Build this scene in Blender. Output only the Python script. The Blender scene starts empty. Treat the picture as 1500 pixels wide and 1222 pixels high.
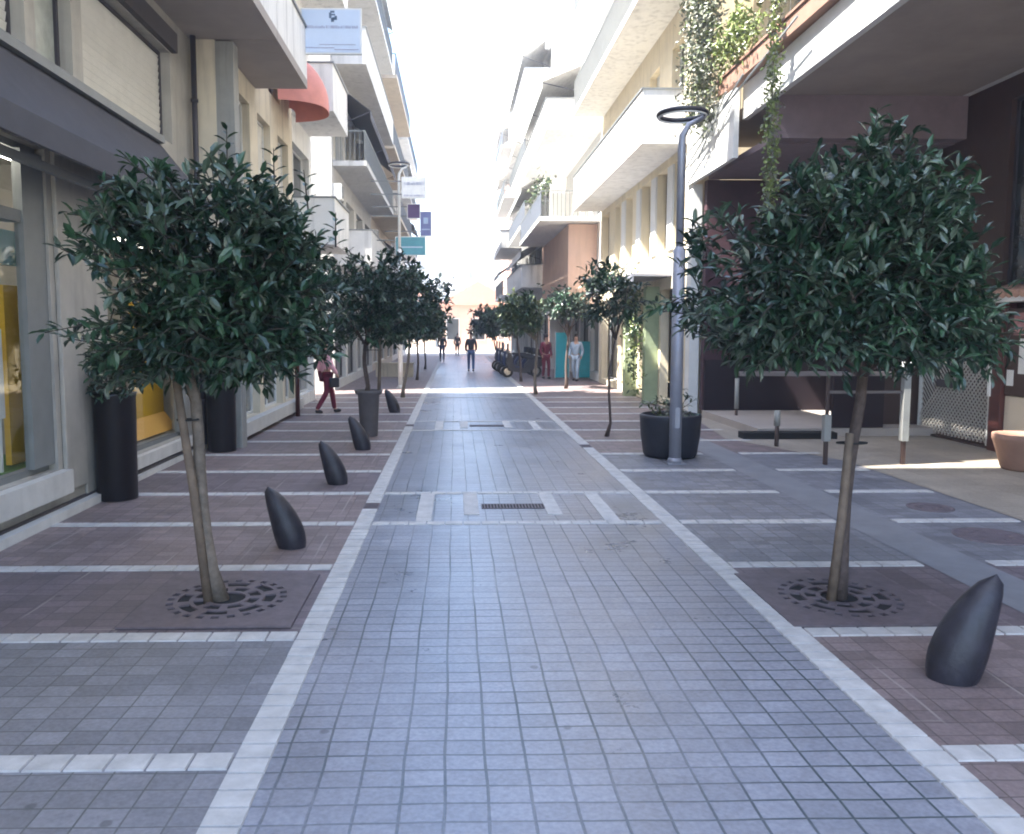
import bpy, math, random
from mathutils import Vector, Matrix, Quaternion
R = math.radians
rnd = random.Random(7)
scene = bpy.context.scene
col = scene.collection

# ------------------------------------------------------------ camera
cam_d = bpy.data.cameras.new('camera')
cam_d.sensor_width = 36.0
cam_d.lens = 1180/1500*36
cam_d.shift_x = 0.0389
cam_d.shift_y = -0.0173
cam_d.clip_start = 0.05
cam_d.clip_end = 3000
cam = bpy.data.objects.new('camera', cam_d)
col.objects.link(cam)
cam.location = (0, 0, 2.0)
cam.rotation_euler = (R(90-5.0), 0, R(-1.2))
scene.camera = cam

# ------------------------------------------------------------ light
SUN_EL, SUN_AZ = 58.0, 14.0        # sun over the left roofs, a little behind the camera
sx, sy, sz = -math.cos(R(SUN_EL))*math.cos(R(SUN_AZ)), -math.cos(R(SUN_EL))*math.sin(R(SUN_AZ)), math.sin(R(SUN_EL))
w = bpy.data.worlds.new('World'); scene.world = w; w.use_nodes = True
nt = w.node_tree
bg = nt.nodes['Background']
sky = nt.nodes.new('ShaderNodeTexSky'); sky.sky_type = 'NISHITA'; sky.sun_disc = False
sky.sun_elevation = R(SUN_EL)
sky.sun_rotation = math.atan2(sx, sy)
sky.air_density = 1.0; sky.dust_density = 1.2; sky.ozone_density = 2.0
nt.links.new(sky.outputs[0], bg.inputs[0]); bg.inputs[1].default_value = 0.15
ld = bpy.data.lights.new('sun', 'SUN'); ld.energy = 5.0; ld.angle = R(0.5); ld.color = (1, 0.95, 0.87)
sun = bpy.data.objects.new('sun', ld); col.objects.link(sun)
sun.rotation_euler = Vector((sx, sy, sz)).to_track_quat('Z', 'Y').to_euler()
scene.view_settings.view_transform = 'Standard'
scene.view_settings.look = 'None'
scene.view_settings.exposure = 2.6
scene.view_settings.gamma = 1.0
scene.cycles.filter_width = 1.9
scene.cycles.max_bounces = 8
scene.cycles.diffuse_bounces = 5
scene.cycles.transparent_max_bounces = 12

# ------------------------------------------------------------ materials
def newmat(name):
    m = bpy.data.materials.new(name); m.use_nodes = True
    return m, m.node_tree, m.node_tree.nodes['Principled BSDF']
def N(nt, t, **kw):
    n = nt.nodes.new(t)
    for k, v in kw.items():
        if k in n.inputs: n.inputs[k].default_value = v
        else: setattr(n, k, v)
    return n
def mat(name, c, rough=0.7, var=0.12, scale=4.0, bump=0.15, metal=0.0, dirt=0.0, spec=0.5, bscale=60):
    m, nt, p = newmat(name)
    tc = N(nt, 'ShaderNodeTexCoord')
    n1 = N(nt, 'ShaderNodeTexNoise'); n1.inputs['Scale'].default_value = scale; n1.inputs['Detail'].default_value = 8; n1.inputs['Roughness'].default_value = .65
    nt.links.new(tc.outputs['Object'], n1.inputs['Vector'])
    r = N(nt, 'ShaderNodeMapRange'); r.inputs['From Min'].default_value = .3; r.inputs['From Max'].default_value = .7
    r.inputs['To Min'].default_value = 1-var; r.inputs['To Max'].default_value = 1+var
    nt.links.new(n1.outputs['Fac'], r.inputs['Value'])
    mx = N(nt, 'ShaderNodeVectorMath', operation='SCALE'); mx.inputs[0].default_value = c
    nt.links.new(r.outputs[0], mx.inputs['Scale'])
    out = mx.outputs[0]
    if dirt:
        mp = N(nt, 'ShaderNodeMapping'); mp.inputs['Scale'].default_value = (3.0, 3.0, .25)
        nt.links.new(tc.outputs['Object'], mp.inputs[0])
        n3 = N(nt, 'ShaderNodeTexNoise'); n3.inputs['Scale'].default_value = 2.2; n3.inputs['Detail'].default_value = 6
        nt.links.new(mp.outputs[0], n3.inputs['Vector'])
        r3 = N(nt, 'ShaderNodeMapRange'); r3.inputs['From Min'].default_value = .5; r3.inputs['From Max'].default_value = .75
        r3.inputs['To Min'].default_value = 1; r3.inputs['To Max'].default_value = 1-dirt
        nt.links.new(n3.outputs['Fac'], r3.inputs['Value'])
        m2 = N(nt, 'ShaderNodeVectorMath', operation='SCALE')
        nt.links.new(out, m2.inputs[0]); nt.links.new(r3.outputs[0], m2.inputs['Scale']); out = m2.outputs[0]
    nt.links.new(out, p.inputs['Base Color'])
    p.inputs['Roughness'].default_value = rough; p.inputs['Metallic'].default_value = metal
    p.inputs['Specular IOR Level'].default_value = spec
    if bump:
        n2 = N(nt, 'ShaderNodeTexNoise'); n2.inputs['Scale'].default_value = bscale; n2.inputs['Detail'].default_value = 5
        nt.links.new(tc.outputs['Object'], n2.inputs['Vector'])
        b = N(nt, 'ShaderNodeBump'); b.inputs['Strength'].default_value = bump; b.inputs['Distance'].default_value = .01
        nt.links.new(n2.outputs['Fac'], b.inputs['Height']); nt.links.new(b.outputs[0], p.inputs['Normal'])
    return m
def paver(name, c, bw=.186, rh=.13, mort=.0065, mc=(.05, .06, .065), rough=.5, var=.18, big=None, fade=True, stain=.25):
    m, nt, p = newmat(name)
    tc = N(nt, 'ShaderNodeTexCoord'); L = nt.links.new
    # slight waviness of the rows
    nw = N(nt, 'ShaderNodeTexNoise'); nw.inputs['Scale'].default_value = 1.3; nw.inputs['Detail'].default_value = 2
    L(tc.outputs['Object'], nw.inputs['Vector'])
    sb = N(nt, 'ShaderNodeVectorMath', operation='SUBTRACT'); sb.inputs[1].default_value = (.5, .5, .5); L(nw.outputs['Color'], sb.inputs[0])
    sc = N(nt, 'ShaderNodeVectorMath', operation='SCALE'); sc.inputs['Scale'].default_value = .03; L(sb.outputs[0], sc.inputs[0])
    ad = N(nt, 'ShaderNodeVectorMath', operation='ADD'); L(tc.outputs['Object'], ad.inputs[0]); L(sc.outputs[0], ad.inputs[1])
    mp = N(nt, 'ShaderNodeMapping'); mp.inputs['Location'].default_value = (.05, .02, 0); L(ad.outputs[0], mp.inputs[0])
    b = N(nt, 'ShaderNodeTexBrick'); b.offset = 0; b.offset_frequency = 1; b.squash = 1
    b.inputs['Scale'].default_value = 1; b.inputs['Brick Width'].default_value = bw; b.inputs['Row Height'].default_value = rh
    b.inputs['Mortar Size'].default_value = mort; b.inputs['Mortar Smooth'].default_value = .35; b.inputs['Bias'].default_value = 0
    b.inputs['Color1'].default_value = (0, 0, 0, 1); b.inputs['Color2'].default_value = (1, 1, 1, 1); b.inputs['Mortar'].default_value = (.5, .5, .5, 1)
    L(mp.outputs[0], b.inputs['Vector'])
    n1 = N(nt, 'ShaderNodeTexNoise'); n1.inputs['Scale'].default_value = .9; n1.inputs['Detail'].default_value = 9; n1.inputs['Roughness'].default_value = .7
    L(tc.outputs['Object'], n1.inputs['Vector'])
    n2 = N(nt, 'ShaderNodeTexNoise'); n2.inputs['Scale'].default_value = 45; n2.inputs['Detail'].default_value = 6; L(tc.outputs['Object'], n2.inputs['Vector'])
    def rng(sock, a, bb, fa=0., fb=1.):
        r = N(nt, 'ShaderNodeMapRange'); r.inputs['From Min'].default_value = fa; r.inputs['From Max'].default_value = fb
        r.inputs['To Min'].default_value = a; r.inputs['To Max'].default_value = bb; L(sock, r.inputs['Value']); return r.outputs[0]
    def mul(a, bb):
        q = N(nt, 'ShaderNodeMath', operation='MULTIPLY'); L(a, q.inputs[0]); L(bb, q.inputs[1]); return q.outputs[0]
    f = mul(mul(rng(b.outputs['Color'], 1-var, 1+var), rng(n1.outputs['Fac'], 1-stain, 1+stain, .3, .7)), rng(n2.outputs['Fac'], .85, 1.15, .3, .7))
    n6 = N(nt, 'ShaderNodeTexNoise'); n6.inputs['Scale'].default_value = 5.5; n6.inputs['Detail'].default_value = 4; n6.inputs['Distortion'].default_value = .6; L(tc.outputs['Object'], n6.inputs['Vector'])
    f = mul(f, rng(n6.outputs['Fac'], 1, .88, .58, .72))
    vo = N(nt, 'ShaderNodeTexVoronoi'); vo.inputs['Scale'].default_value = 2.4; L(tc.outputs['Object'], vo.inputs['Vector'])
    f = mul(f, rng(vo.outputs['Distance'], .6, 1, .045, .07))
    mx = N(nt, 'ShaderNodeVectorMath', operation='SCALE'); mx.inputs[0].default_value = c; L(f, mx.inputs['Scale'])
    # joints are sharper in some places, filled with dust in others
    if fade:
        n4 = N(nt, 'ShaderNodeTexNoise'); n4.inputs['Scale'].default_value = .7; n4.inputs['Detail'].default_value = 3; L(tc.outputs['Object'], n4.inputs['Vector'])
        k = mul(b.outputs['Fac'], rng(n4.outputs['Fac'], .3, 1.0, .35, .6))
    else: k = b.outputs['Fac']
    mi = N(nt, 'ShaderNodeMix'); mi.data_type = 'RGBA'
    L(k, mi.inputs[0]); L(mx.outputs[0], mi.inputs[6]); mi.inputs[7].default_value = (*mc, 1)
    out = mi.outputs[2]
    if big:
        b2 = N(nt, 'ShaderNodeTexBrick'); b2.offset = .5
        b2.inputs['Scale'].default_value = 1; b2.inputs['Brick Width'].default_value = big[0]; b2.inputs['Row Height'].default_value = big[1]
        b2.inputs['Mortar Size'].default_value = .009; b2.inputs['Mortar Smooth'].default_value = .4
        b2.inputs['Color1'].default_value = (.8, .8, .8, 1); b2.inputs['Color2'].default_value = (1.15, 1.15, 1.15, 1)
        m3 = N(nt, 'ShaderNodeMapping'); m3.inputs['Rotation'].default_value = (0, 0, R(90)); L(ad.outputs[0], m3.inputs[0]); L(m3.outputs[0], b2.inputs['Vector'])
        n5 = N(nt, 'ShaderNodeTexNoise'); n5.inputs['Scale'].default_value = 1.1; L(tc.outputs['Object'], n5.inputs['Vector'])
        k2 = mul(b2.outputs['Fac'], rng(n5.outputs['Fac'], 0, .75, .45, .6))
        mi2 = N(nt, 'ShaderNodeMix'); mi2.data_type = 'RGBA'; L(k2, mi2.inputs[0]); L(out, mi2.inputs[6]); mi2.inputs[7].default_value = (.32, .28, .26, 1)
        out = mi2.outputs[2]
    L(out, p.inputs['Base Color'])
    L(rng(n1.outputs['Fac'], rough-.08, rough+.12, .3, .7), p.inputs['Roughness'])
    h = N(nt, 'ShaderNodeMath', operation='MULTIPLY_ADD'); L(b.outputs['Fac'], h.inputs[0]); h.inputs[1].default_value = -1; 
    hn = rng(n2.outputs['Fac'], 0, .3); L(hn, h.inputs[2])
    bp = N(nt, 'ShaderNodeBump'); bp.inputs['Strength'].default_value = .5; bp.inputs['Distance'].default_value = .006
    L(h.outputs[0], bp.inputs['Height']); L(bp.outputs[0], p.inputs['Normal'])
    return m
def glass(name, tint=(.97, 1, 1), tr=.92):
    m, nt, p = newmat(name)
    out = nt.nodes['Material Output']; nt.nodes.remove(p)
    g = N(nt, 'ShaderNodeBsdfGlossy'); g.inputs['Roughness'].default_value = .03; g.inputs['Color'].default_value = (.9, .9, .9, 1)
    t = N(nt, 'ShaderNodeBsdfTransparent'); t.inputs['Color'].default_value = (*[tr*x for x in tint], 1)
    geo = N(nt, 'ShaderNodeNewGeometry'); fr = N(nt, 'ShaderNodeFresnel')
    mr = N(nt, 'ShaderNodeMapRange'); mr.inputs['To Min'].default_value = 1.5; mr.inputs['To Max'].default_value = 1/1.5
    nt.links.new(geo.outputs['Backfacing'], mr.inputs['Value']); nt.links.new(mr.outputs[0], fr.inputs['IOR'])
    mx = N(nt, 'ShaderNodeMixShader'); nt.links.new(fr.outputs[0], mx.inputs[0]); nt.links.new(t.outputs[0], mx.inputs[1]); nt.links.new(g.outputs[0], mx.inputs[2])
    nt.links.new(mx.outputs[0], out.inputs[0]); return m
def leafmat(name, c, rough=.38):
    m = mat(name, c, rough=rough, var=.35, scale=3.0, bump=0, spec=.6)
    nt = m.node_tree; p = nt.nodes['Principled BSDF']
    for s in ('Subsurface Weight',): p.inputs[s].default_value = 0
    return m

M = {}
M['road'] = paver('road_pavers', (.245, .252, .288), rough=.32, mc=(.06, .08, .09), mort=.0075, var=.09, stain=.2)
M['pgrey'] = paver('grey_pavers', (.19, .19, .21), mc=(.09, .095, .095), rough=.5, mort=.005)
M['pred'] = paver('red_brown_pavers', (.2, .155, .152), mc=(.085, .065, .06), rough=.55, mort=.005, big=(1.3, .62))
M['ppur'] = paver('plum_pavers', (.15, .12, .13), mc=(.06, .05, .06), rough=.55, mort=.005, big=(1.5, .75))
M['pstrip'] = mat('smooth_grey_slabs', (.215, .218, .235), rough=.5, var=.15, scale=2.5)
M['pbeige'] = paver('beige_floor_tiles', (.33, .29, .24), bw=.4, rh=.4, mort=.006, mc=(.2, .17, .14), rough=.55, var=.06)
M['white_block'] = mat('pale_stone_blocks', (.47, .46, .45), rough=.65, var=.2, scale=6, dirt=0, bump=.3)
M['asphalt'] = mat('asphalt', (.06, .06, .06), rough=.85, var=.2)
M['farground'] = mat('far_paving', (.4, .38, .35), rough=.8)
M['dark_metal'] = mat('dark_cast_iron', (.022, .021, .03), rough=.48, var=.45, scale=9, bump=.35, bscale=35)
M['plum_metal'] = mat('plum_cast_iron', (.13, .105, .115), rough=.6, var=.25, scale=12, bump=.3)
M['grey_metal'] = mat('grey_painted_metal', (.28, .29, .34), rough=.42, var=.08, scale=8, bump=.05, metal=.3)
M['white_metal'] = mat('white_painted_metal', (.7, .7, .68), rough=.45, var=.06, bump=.05)
M['brown_metal'] = mat('brown_painted_metal', (.06, .035, .03), rough=.5, var=.1)
M['rust_red'] = mat('red_brown_paint', (.085, .028, .025), rough=.5, var=.15)
M['soil'] = mat('soil', (.05, .04, .03), rough=.95, var=.3, scale=20, bump=.8)
M['void'] = mat('dark_recess', (.012, .012, .014), rough=.9, bump=0)
M['bark_pale'] = mat('pale_bark', (.18, .145, .115), rough=.85, var=.35, scale=14, bump=.9, bscale=45)
M['bark_dark'] = mat('dark_bark', (.09, .065, .055), rough=.85, var=.35, scale=14, bump=.9, bscale=45)
M['stake'] = mat('weathered_wood_stake', (.17, .125, .09), rough=.8, var=.3, scale=10, bump=.6)
M['leafA'] = leafmat('dark_leaf', (.012, .036, .02)); M['leafB'] = leafmat('mid_leaf', (.028, .072, .034)); M['leafC'] = leafmat('grey_green_leaf', (.062, .092, .062), .32); M['twig'] = mat('dark_twig', (.04, .032, .026), rough=.9, bump=0)
M['leafO'] = leafmat('olive_leaf', (.10, .13, .05)); M['leafY'] = leafmat('yellow_green_leaf', (.17, .22, .06)); M['leafS'] = leafmat('silver_leaf', (.16, .17, .13))
M['black_gloss'] = mat('black_planter', (.007, .006, .009), rough=.35, var=.2, bump=.05)
M['navy_pot'] = mat('dark_blue_grey_pot', (.014, .016, .026), rough=.5, var=.25, scale=6, bump=.2)
M['lattice'] = mat('dull_white_lattice', (.55, .52, .48), rough=.6)
M['grey_pot'] = mat('grey_pot', (.13, .12, .125), rough=.7, var=.2, bump=.3)
M['terracotta'] = mat('terracotta', (.26, .15, .11), rough=.8, var=.15)
M['stone'] = mat('beige_stone_cladding', (.38, .36, .32), rough=.6, var=.12, scale=3, dirt=.25)
M['pier'] = mat('grey_render_pier', (.3, .3, .28), rough=.8, var=.1, dirt=.25)
M['plinth'] = mat('pale_plinth_stone', (.58, .57, .54), rough=.55, var=.1, dirt=.1)
M['cream'] = mat('cream_stucco', (.64, .57, .44), rough=.85, var=.1, scale=1.5, dirt=.35)
M['yellow'] = mat('yellow_stucco', (.72, .63, .46), rough=.85, var=.09, scale=1.5, dirt=.28)
M['white'] = mat('white_stucco', (.78, .77, .74), rough=.85, var=.06, scale=1.5, dirt=.3)
M['palegrey'] = mat('pale_grey_stucco', (.6, .59, .57), rough=.85, var=.08, scale=1.5, dirt=.25)
M['beige'] = mat('beige_stucco', (.6, .52, .42), rough=.85, var=.08, scale=1.5, dirt=.2)
M['peach'] = mat('peach_stucco', (.62, .42, .33), rough=.85, var=.08, scale=1.5, dirt=.15)
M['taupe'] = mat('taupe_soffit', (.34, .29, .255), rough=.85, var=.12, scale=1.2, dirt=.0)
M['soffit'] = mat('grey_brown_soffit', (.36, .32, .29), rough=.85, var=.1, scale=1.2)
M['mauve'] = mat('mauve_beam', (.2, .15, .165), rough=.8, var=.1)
M['plum_wall'] = mat('dark_plum_wall', (.013, .005, .01), rough=.7, var=.2)
M['maroon_wall'] = mat('dark_maroon_wall', (.055, .022, .03), rough=.7, var=.2)
M['shutter'] = mat('pale_roller_shutter', (.6, .58, .52), rough=.6, var=.06, bump=.05)
M['shutter_gap'] = mat('shutter_joint', (.22, .21, .19), rough=.8, bump=0)
M['paleglass'] = mat('frosted_pale_glass', (.38, .4, .36), rough=.25, var=.25, scale=3, bump=0)
M['greyframe'] = mat('grey_window_frame', (.19, .2, .2), rough=.5, var=.1)
M['darkframe'] = mat('dark_window_frame', (.05, .045, .055), rough=.5, var=.1)
M['whiteframe'] = mat('white_window_frame', (.65, .65, .63), rough=.5, var=.05)
M['darkglass'] = mat('dark_window_glass', (.03, .035, .04), rough=.08, var=.3, scale=.8, bump=0, spec=.8)
M['greyglass'] = mat('curtained_window_glass', (.16, .17, .17), rough=.1, var=.4, scale=1.5, bump=0, spec=.8)
M['glass'] = glass('clear_glass')
M['awning'] = mat('slate_purple_awning', (.062, .06, .07), rough=.8, var=.12)
M['salmon'] = mat('salmon_awning', (.72, .3, .25), rough=.8, var=.1)
M['bluegrey_fab'] = mat('blue_grey_awning', (.1, .12, .17), rough=.8, var=.2)
M['yellow_panel'] = mat('yellow_display_panel', (.72, .42, .03), rough=.5, var=.05)
M['orange_board'] = mat('orange_board', (.75, .42, .1), rough=.5, var=.05)
M['interior'] = mat('shop_interior', (.35, .33, .3), rough=.8)
M['lamp_glow'], _nt, _p = newmat('warm_display_lamp'); _p.inputs['Emission Color'].default_value = (1, .93, .8, 1); _p.inputs['Emission Strength'].default_value = 4
M['rail_brown'] = mat('grey_brown_rail', (.15, .125, .115), rough=.6)
M['sleeve'] = mat('dull_pale_sleeve', (.3, .3, .28), rough=.6)
M['green_mat'] = mat('green_mat', (.08, .2, .03), rough=.95, var=.3, scale=20)
M['white_item'] = mat('white_display', (.75, .75, .73), rough=.6)
M['sign_blue'] = mat('pale_blue_sign', (.56, .64, .76), rough=.4, var=.03, bump=0)
M['sign_ink'] = mat('grey_blue_ink', (.12, .17, .25), rough=.5, bump=0)
M['sign_line'] = mat('grey_violet_ink', (.35, .36, .47), rough=.5, bump=0)
M['teal'] = mat('teal_paint', (.02, .4, .47), rough=.5, var=.12)
M['teal_sign'] = mat('teal_sign', (.09, .3, .36), rough=.4, var=.1, bump=0)
M['violet'] = mat('violet_sign', (.09, .05, .14), rough=.5, bump=0)
M['blue_sign'] = mat('blue_violet_sign', (.17, .19, .38), rough=.5, bump=0)
M['rooftile'] = mat('red_roof_tiles', (.5, .3, .23), rough=.85, var=.3, scale=12, bump=.6)
M['green_col'] = mat('pale_green_column', (.3, .36, .22), rough=.7, var=.15)
M['skin'] = mat('skin', (.5, .3, .22), rough=.55, bump=0)
M['hair'] = mat('dark_hair', (.03, .02, .018), rough=.6, bump=.3)
M['pink'] = mat('pink_cloth', (.85, .45, .5), rough=.85); M['maroon'] = mat('maroon_cloth', (.17, .02, .045), rough=.85)
M['navy'] = mat('navy_cloth', (.03, .04, .09), rough=.85); M['black_cloth'] = mat('black_cloth', (.03, .03, .035), rough=.85)
M['denim'] = mat('denim', (.07, .12, .24), rough=.85); M['paleblue'] = mat('pale_blue_cloth', (.4, .5, .62), rough=.85)
M['rubber'] = mat('black_rubber', (.02, .02, .02), rough=.8, bump=.1)
M['scoot_blue'] = mat('dark_blue_paint', (.03, .05, .12), rough=.3, bump=0); M['scoot_grey'] = mat('dark_grey_paint', (.06, .06, .07), rough=.3, bump=0)
M['chrome'] = mat('chrome', (.6, .6, .6), rough=.2, metal=1, bump=0)
M['poster_pink'] = mat('faded_pink_poster', (.4, .2, .2), rough=.7, var=.3, scale=8)

# ------------------------------------------------------------ mesh helpers
def link(o): col.objects.link(o); return o
def props(o, label=None, cat=None, group=None, kind=None):
    if label: o['label'] = label
    if cat: o['category'] = cat
    if group: o['group'] = group
    if kind: o['kind'] = kind
    return o
def thing(name, label, cat, loc=(0, 0, 0), group=None):
    o = bpy.data.objects.new(name, None); o.empty_display_size = .2; o.location = loc
    return props(link(o), label, cat, group)
def root_loc(o):
    v = Vector((0, 0, 0))
    while o: v += o.location; o = o.parent
    return v
class MB:
    def __init__(s): s.v = []; s.f = []; s.mi = []; s.sm = []
    def add(s, vs, fs, mi=0, smooth=False):
        b = len(s.v); s.v += [tuple(v) for v in vs]
        for f in fs: s.f.append([b+i for i in f]); s.mi.append(mi); s.sm.append(smooth)
    def quad(s, a, b, c, d, mi=0): s.add([a, b, c, d], [(0, 1, 2, 3)], mi)
    def box(s, x0, x1, y0, y1, z0, z1, mi=0):
        if x0 > x1: x0, x1 = x1, x0
        if y0 > y1: y0, y1 = y1, y0
        s.add([(x0,y0,z0),(x1,y0,z0),(x1,y1,z0),(x0,y1,z0),(x0,y0,z1),(x1,y0,z1),(x1,y1,z1),(x0,y1,z1)],
              [(0,3,2,1),(4,5,6,7),(0,1,5,4),(1,2,6,5),(2,3,7,6),(3,0,4,7)], mi)
    def tube(s, path, rad, n=8, mi=0, cap=True, smooth=True):
        path = [Vector(p) for p in path]
        if not isinstance(rad, (list, tuple)): rad = [rad]*len(path)
        vs = []; prev = None
        for i, p in enumerate(path):
            d = (path[min(i+1, len(path)-1)]-path[max(i-1, 0)]).normalized()
            if prev is None:
                a = d.orthogonal().normalized()
            else:
                a = (prev-d*prev.dot(d)).normalized()
            prev = a; b = d.cross(a)
            for k in range(n):
                t = 2*math.pi*k/n; vs.append(p+(a*math.cos(t)+b*math.sin(t))*rad[i])
        fs = []
        for i in range(len(path)-1):
            for k in range(n):
                k2 = (k+1) % n; fs.append((i*n+k, i*n+k2, (i+1)*n+k2, (i+1)*n+k))
        s.add(vs, fs, mi, smooth)
        if cap:
            b = len(s.v)-len(vs)
            s.f.append([b+k for k in range(n)][::-1]); s.mi.append(mi); s.sm.append(False)
            s.f.append([b+(len(path)-1)*n+k for k in range(n)]); s.mi.append(mi); s.sm.append(False)
    def lathe(s, c, prof, n=32, mi=0, smooth=True, sq=0):
        vs = []
        for r, z in prof:
            for k in range(n):
                t = 2*math.pi*k/n; vs.append((c[0]+r*math.cos(t), c[1]+r*math.sin(t), c[2]+z))
        fs = []
        for i in range(len(prof)-1):
            for k in range(n):
                k2 = (k+1) % n; fs.append((i*n+k, i*n+k2, (i+1)*n+k2, (i+1)*n+k))
        s.add(vs, fs, mi, smooth)
    def bar(s, a, b, w=.02, h=None, mi=0):
        a = Vector(a); b = Vector(b); h = h or w
        d = (b-a).normalized(); up = Vector((0, 0, 1))
        if abs(d.z) > .98: up = Vector((1, 0, 0))
        sd = d.cross(up).normalized(); up = sd.cross(d)
        vs = [p+sd*i*w/2+up*j*h/2 for p in (a, b) for i, j in ((-1,-1),(1,-1),(1,1),(-1,1))]
        s.add(vs, [(0,1,2,3),(4,7,6,5),(0,4,5,1),(1,5,6,2),(2,6,7,3),(3,7,4,0)], mi)
    def build(s, name, m, parent=None, bevel=0):
        me = bpy.data.meshes.new(name)
        off = root_loc(parent) if parent else Vector((0, 0, 0))
        me.from_pydata([(x-off.x, y-off.y, z-off.z) for x, y, z in s.v], [], s.f)
        for mm in (m if isinstance(m, (list, tuple)) else [m]): me.materials.append(mm)
        me.polygons.foreach_set('material_index', s.mi); me.polygons.foreach_set('use_smooth', s.sm)
        me.update()
        o = link(bpy.data.objects.new(name, me)); o.parent = parent
        if bevel:
            b = o.modifiers.new('bevel', 'BEVEL'); b.width = bevel; b.segments = 2; b.limit_method = 'ANGLE'
        return o
def copy_tree(o, parent=None):
    c = o.copy(); col.objects.link(c); c.parent = parent
    for ch in list(o.children): copy_tree(ch, c)
    return c
def ngon(mb, pts, z, mi=0): mb.add([(x, y, z) for x, y in pts], [tuple(range(len(pts)))], mi)

# ============================================================ GROUND
g = MB(); ngon(g, [(-160, -30), (160, -30), (160, 320), (-160, 320)], 0)
props(g.build('ground', M['farground']), kind='structure')
ROWS = [3.58+1.52*k for k in range(-4, 14)]
XL0, XL1, XR0, XR1 = -1.03, -.86, 2.13, 2.31
YEND = 59.0
g = MB(); ngon(g, [(XL1, -4), (XR0, -4), (XR0, YEND), (XL1, YEND)], .008)
props(g.build('road', M['road']), kind='structure')
def cellmat(side, k):
    y = ROWS[0]+1.52*k+.1
    if side < 0: return 'pgrey' if y < 5.0 else ('ppur' if abs(y-5.2) < .3 or k % 5 == 3 else 'pred')
    if y < 5.0: return 'pred'
    if y < 6.5: return 'ppur'
    if y < 12.5: return 'pgrey'
    return 'ppur' if k % 3 == 0 else 'pred'
cells = {}
for side in (-1, 1):
    xa, xb = (-4.6, XL0) if side < 0 else (XR1, 9.0)
    for k in range(len(ROWS)):
        y0 = ROWS[k]; y1 = ROWS[k]+1.52
        mb = cells.setdefault(cellmat(side, k), MB()); ngon(mb, [(xa, y0), (xb, y0), (xb, y1), (xa, y1)], .008)
    mb = cells.setdefault('pred', MB())
    yl = ROWS[-1]+1.52
    ngon(mb, [(xa if side < 0 else XR1, yl), (xb if side < 0 else 5.4, yl), (xb if side < 0 else 5.4, YEND), (xa if side < 0 else XR1, YEND)], .008)
for k, mb in cells.items(): props(mb.build('pavement', M[k]), kind='structure')
g = MB(); ngon(g, [(-30, 23.0), (-4.6, 23.0), (-4.6, 27.2), (-30, 27.2)], .008)
props(g.build('side_street', M['farground']), kind='structure')
g = MB(); ngon(g, [(5.9, -4), (9.4, -4), (9.4, 18.4), (5.9, 18.4)], .014)
ngon(g, [(4.9, 14.4), (5.9, 11.9), (5.9, 18.4), (5.4, 18.4)], .014)
props(g.build('arcade_floor', M['pbeige']), kind='structure')
g = MB(); ngon(g, [(3.98, -2), (4.5, -2), (4.5, 17), (3.98, 17)], .013)
props(g.build('smooth_path', M['pstrip']), kind='structure')
# pale stone strips laid as single blocks
def block(mb, x0, x1, y0, y1, z=.016):
    j = .0015; c = .004
    a = [rnd.uniform(-j, j) for _ in range(4)]
    x0 += a[0]; x1 += a[1]; y0 += a[2]; y1 += a[3]
    z += rnd.uniform(0, .002)
    mb.add([(x0, y0, .004), (x1, y0, .004), (x1, y1, .004), (x0, y1, .004),
            (x0+c, y0+c, z), (x1-c, y0+c, z), (x1-c, y1-c, z), (x0+c, y1-c, z)],
           [(4,5,6,7),(0,1,5,4),(1,2,6,5),(2,3,7,6),(3,0,4,7)])
def strip_y(mb, x0, x1, ya, yb, step=.13):
    y = ya
    while y < yb: block(mb, x0, x1, y+.004, y+step-.004); y += step
def strip_x(mb, xa, xb, y0, y1, step=.19):
    n = max(1, round((xb-xa)/step)); st = (xb-xa)/n
    for i in range(n): block(mb, xa+i*st+.004, xa+(i+1)*st-.004, y0, y1)
g = MB(); drains = [(XL0, XL1, 8.76, 9.1), (XR0, XR1, 13.3, 13.7), (XL0, XL1, 16.3, 16.7)]
for x0, x1 in ((XL0, XL1), (XR0, XR1)):
    segs = sorted((d[2], d[3]) for d in drains if d[0] == x0); y = -2.9
    for a, b in segs+[(YEND, YEND)]:
        strip_y(g, x0, x1, y, a); y = b
props(g.build('pale_edge_strip', M['white_block']), kind='structure')
g = MB()
for k, y in enumerate(ROWS):
    strip_x(g, -4.2, XL0-.004, y-.07, y+.07)
    if k < 11:
        strip_x(g, XR1+.004, 3.95, y-.07, y+.07)
        if y > 6: strip_x(g, 4.55, 5.85, y-.07, y+.07)
    else: strip_x(g, XR1+.004, 5.3, y-.07, y+.07)
for y in (8.14, 9.66, 15.74, 17.26, 23.3): strip_x(g, XL1+.004, XR0-.004, y-.06, y+.06)
for y0, y1 in ((8.2, 9.6), (15.8, 17.2)):
    for x in (-.42, .09, .99, 1.55): 
        yy = y0 if x in (-.42, 1.55) else y0+.3
        block(g, x, x+.17, yy, y1)
props(g.build('pale_cross_strip', M['white_block']), kind='structure')
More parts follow.
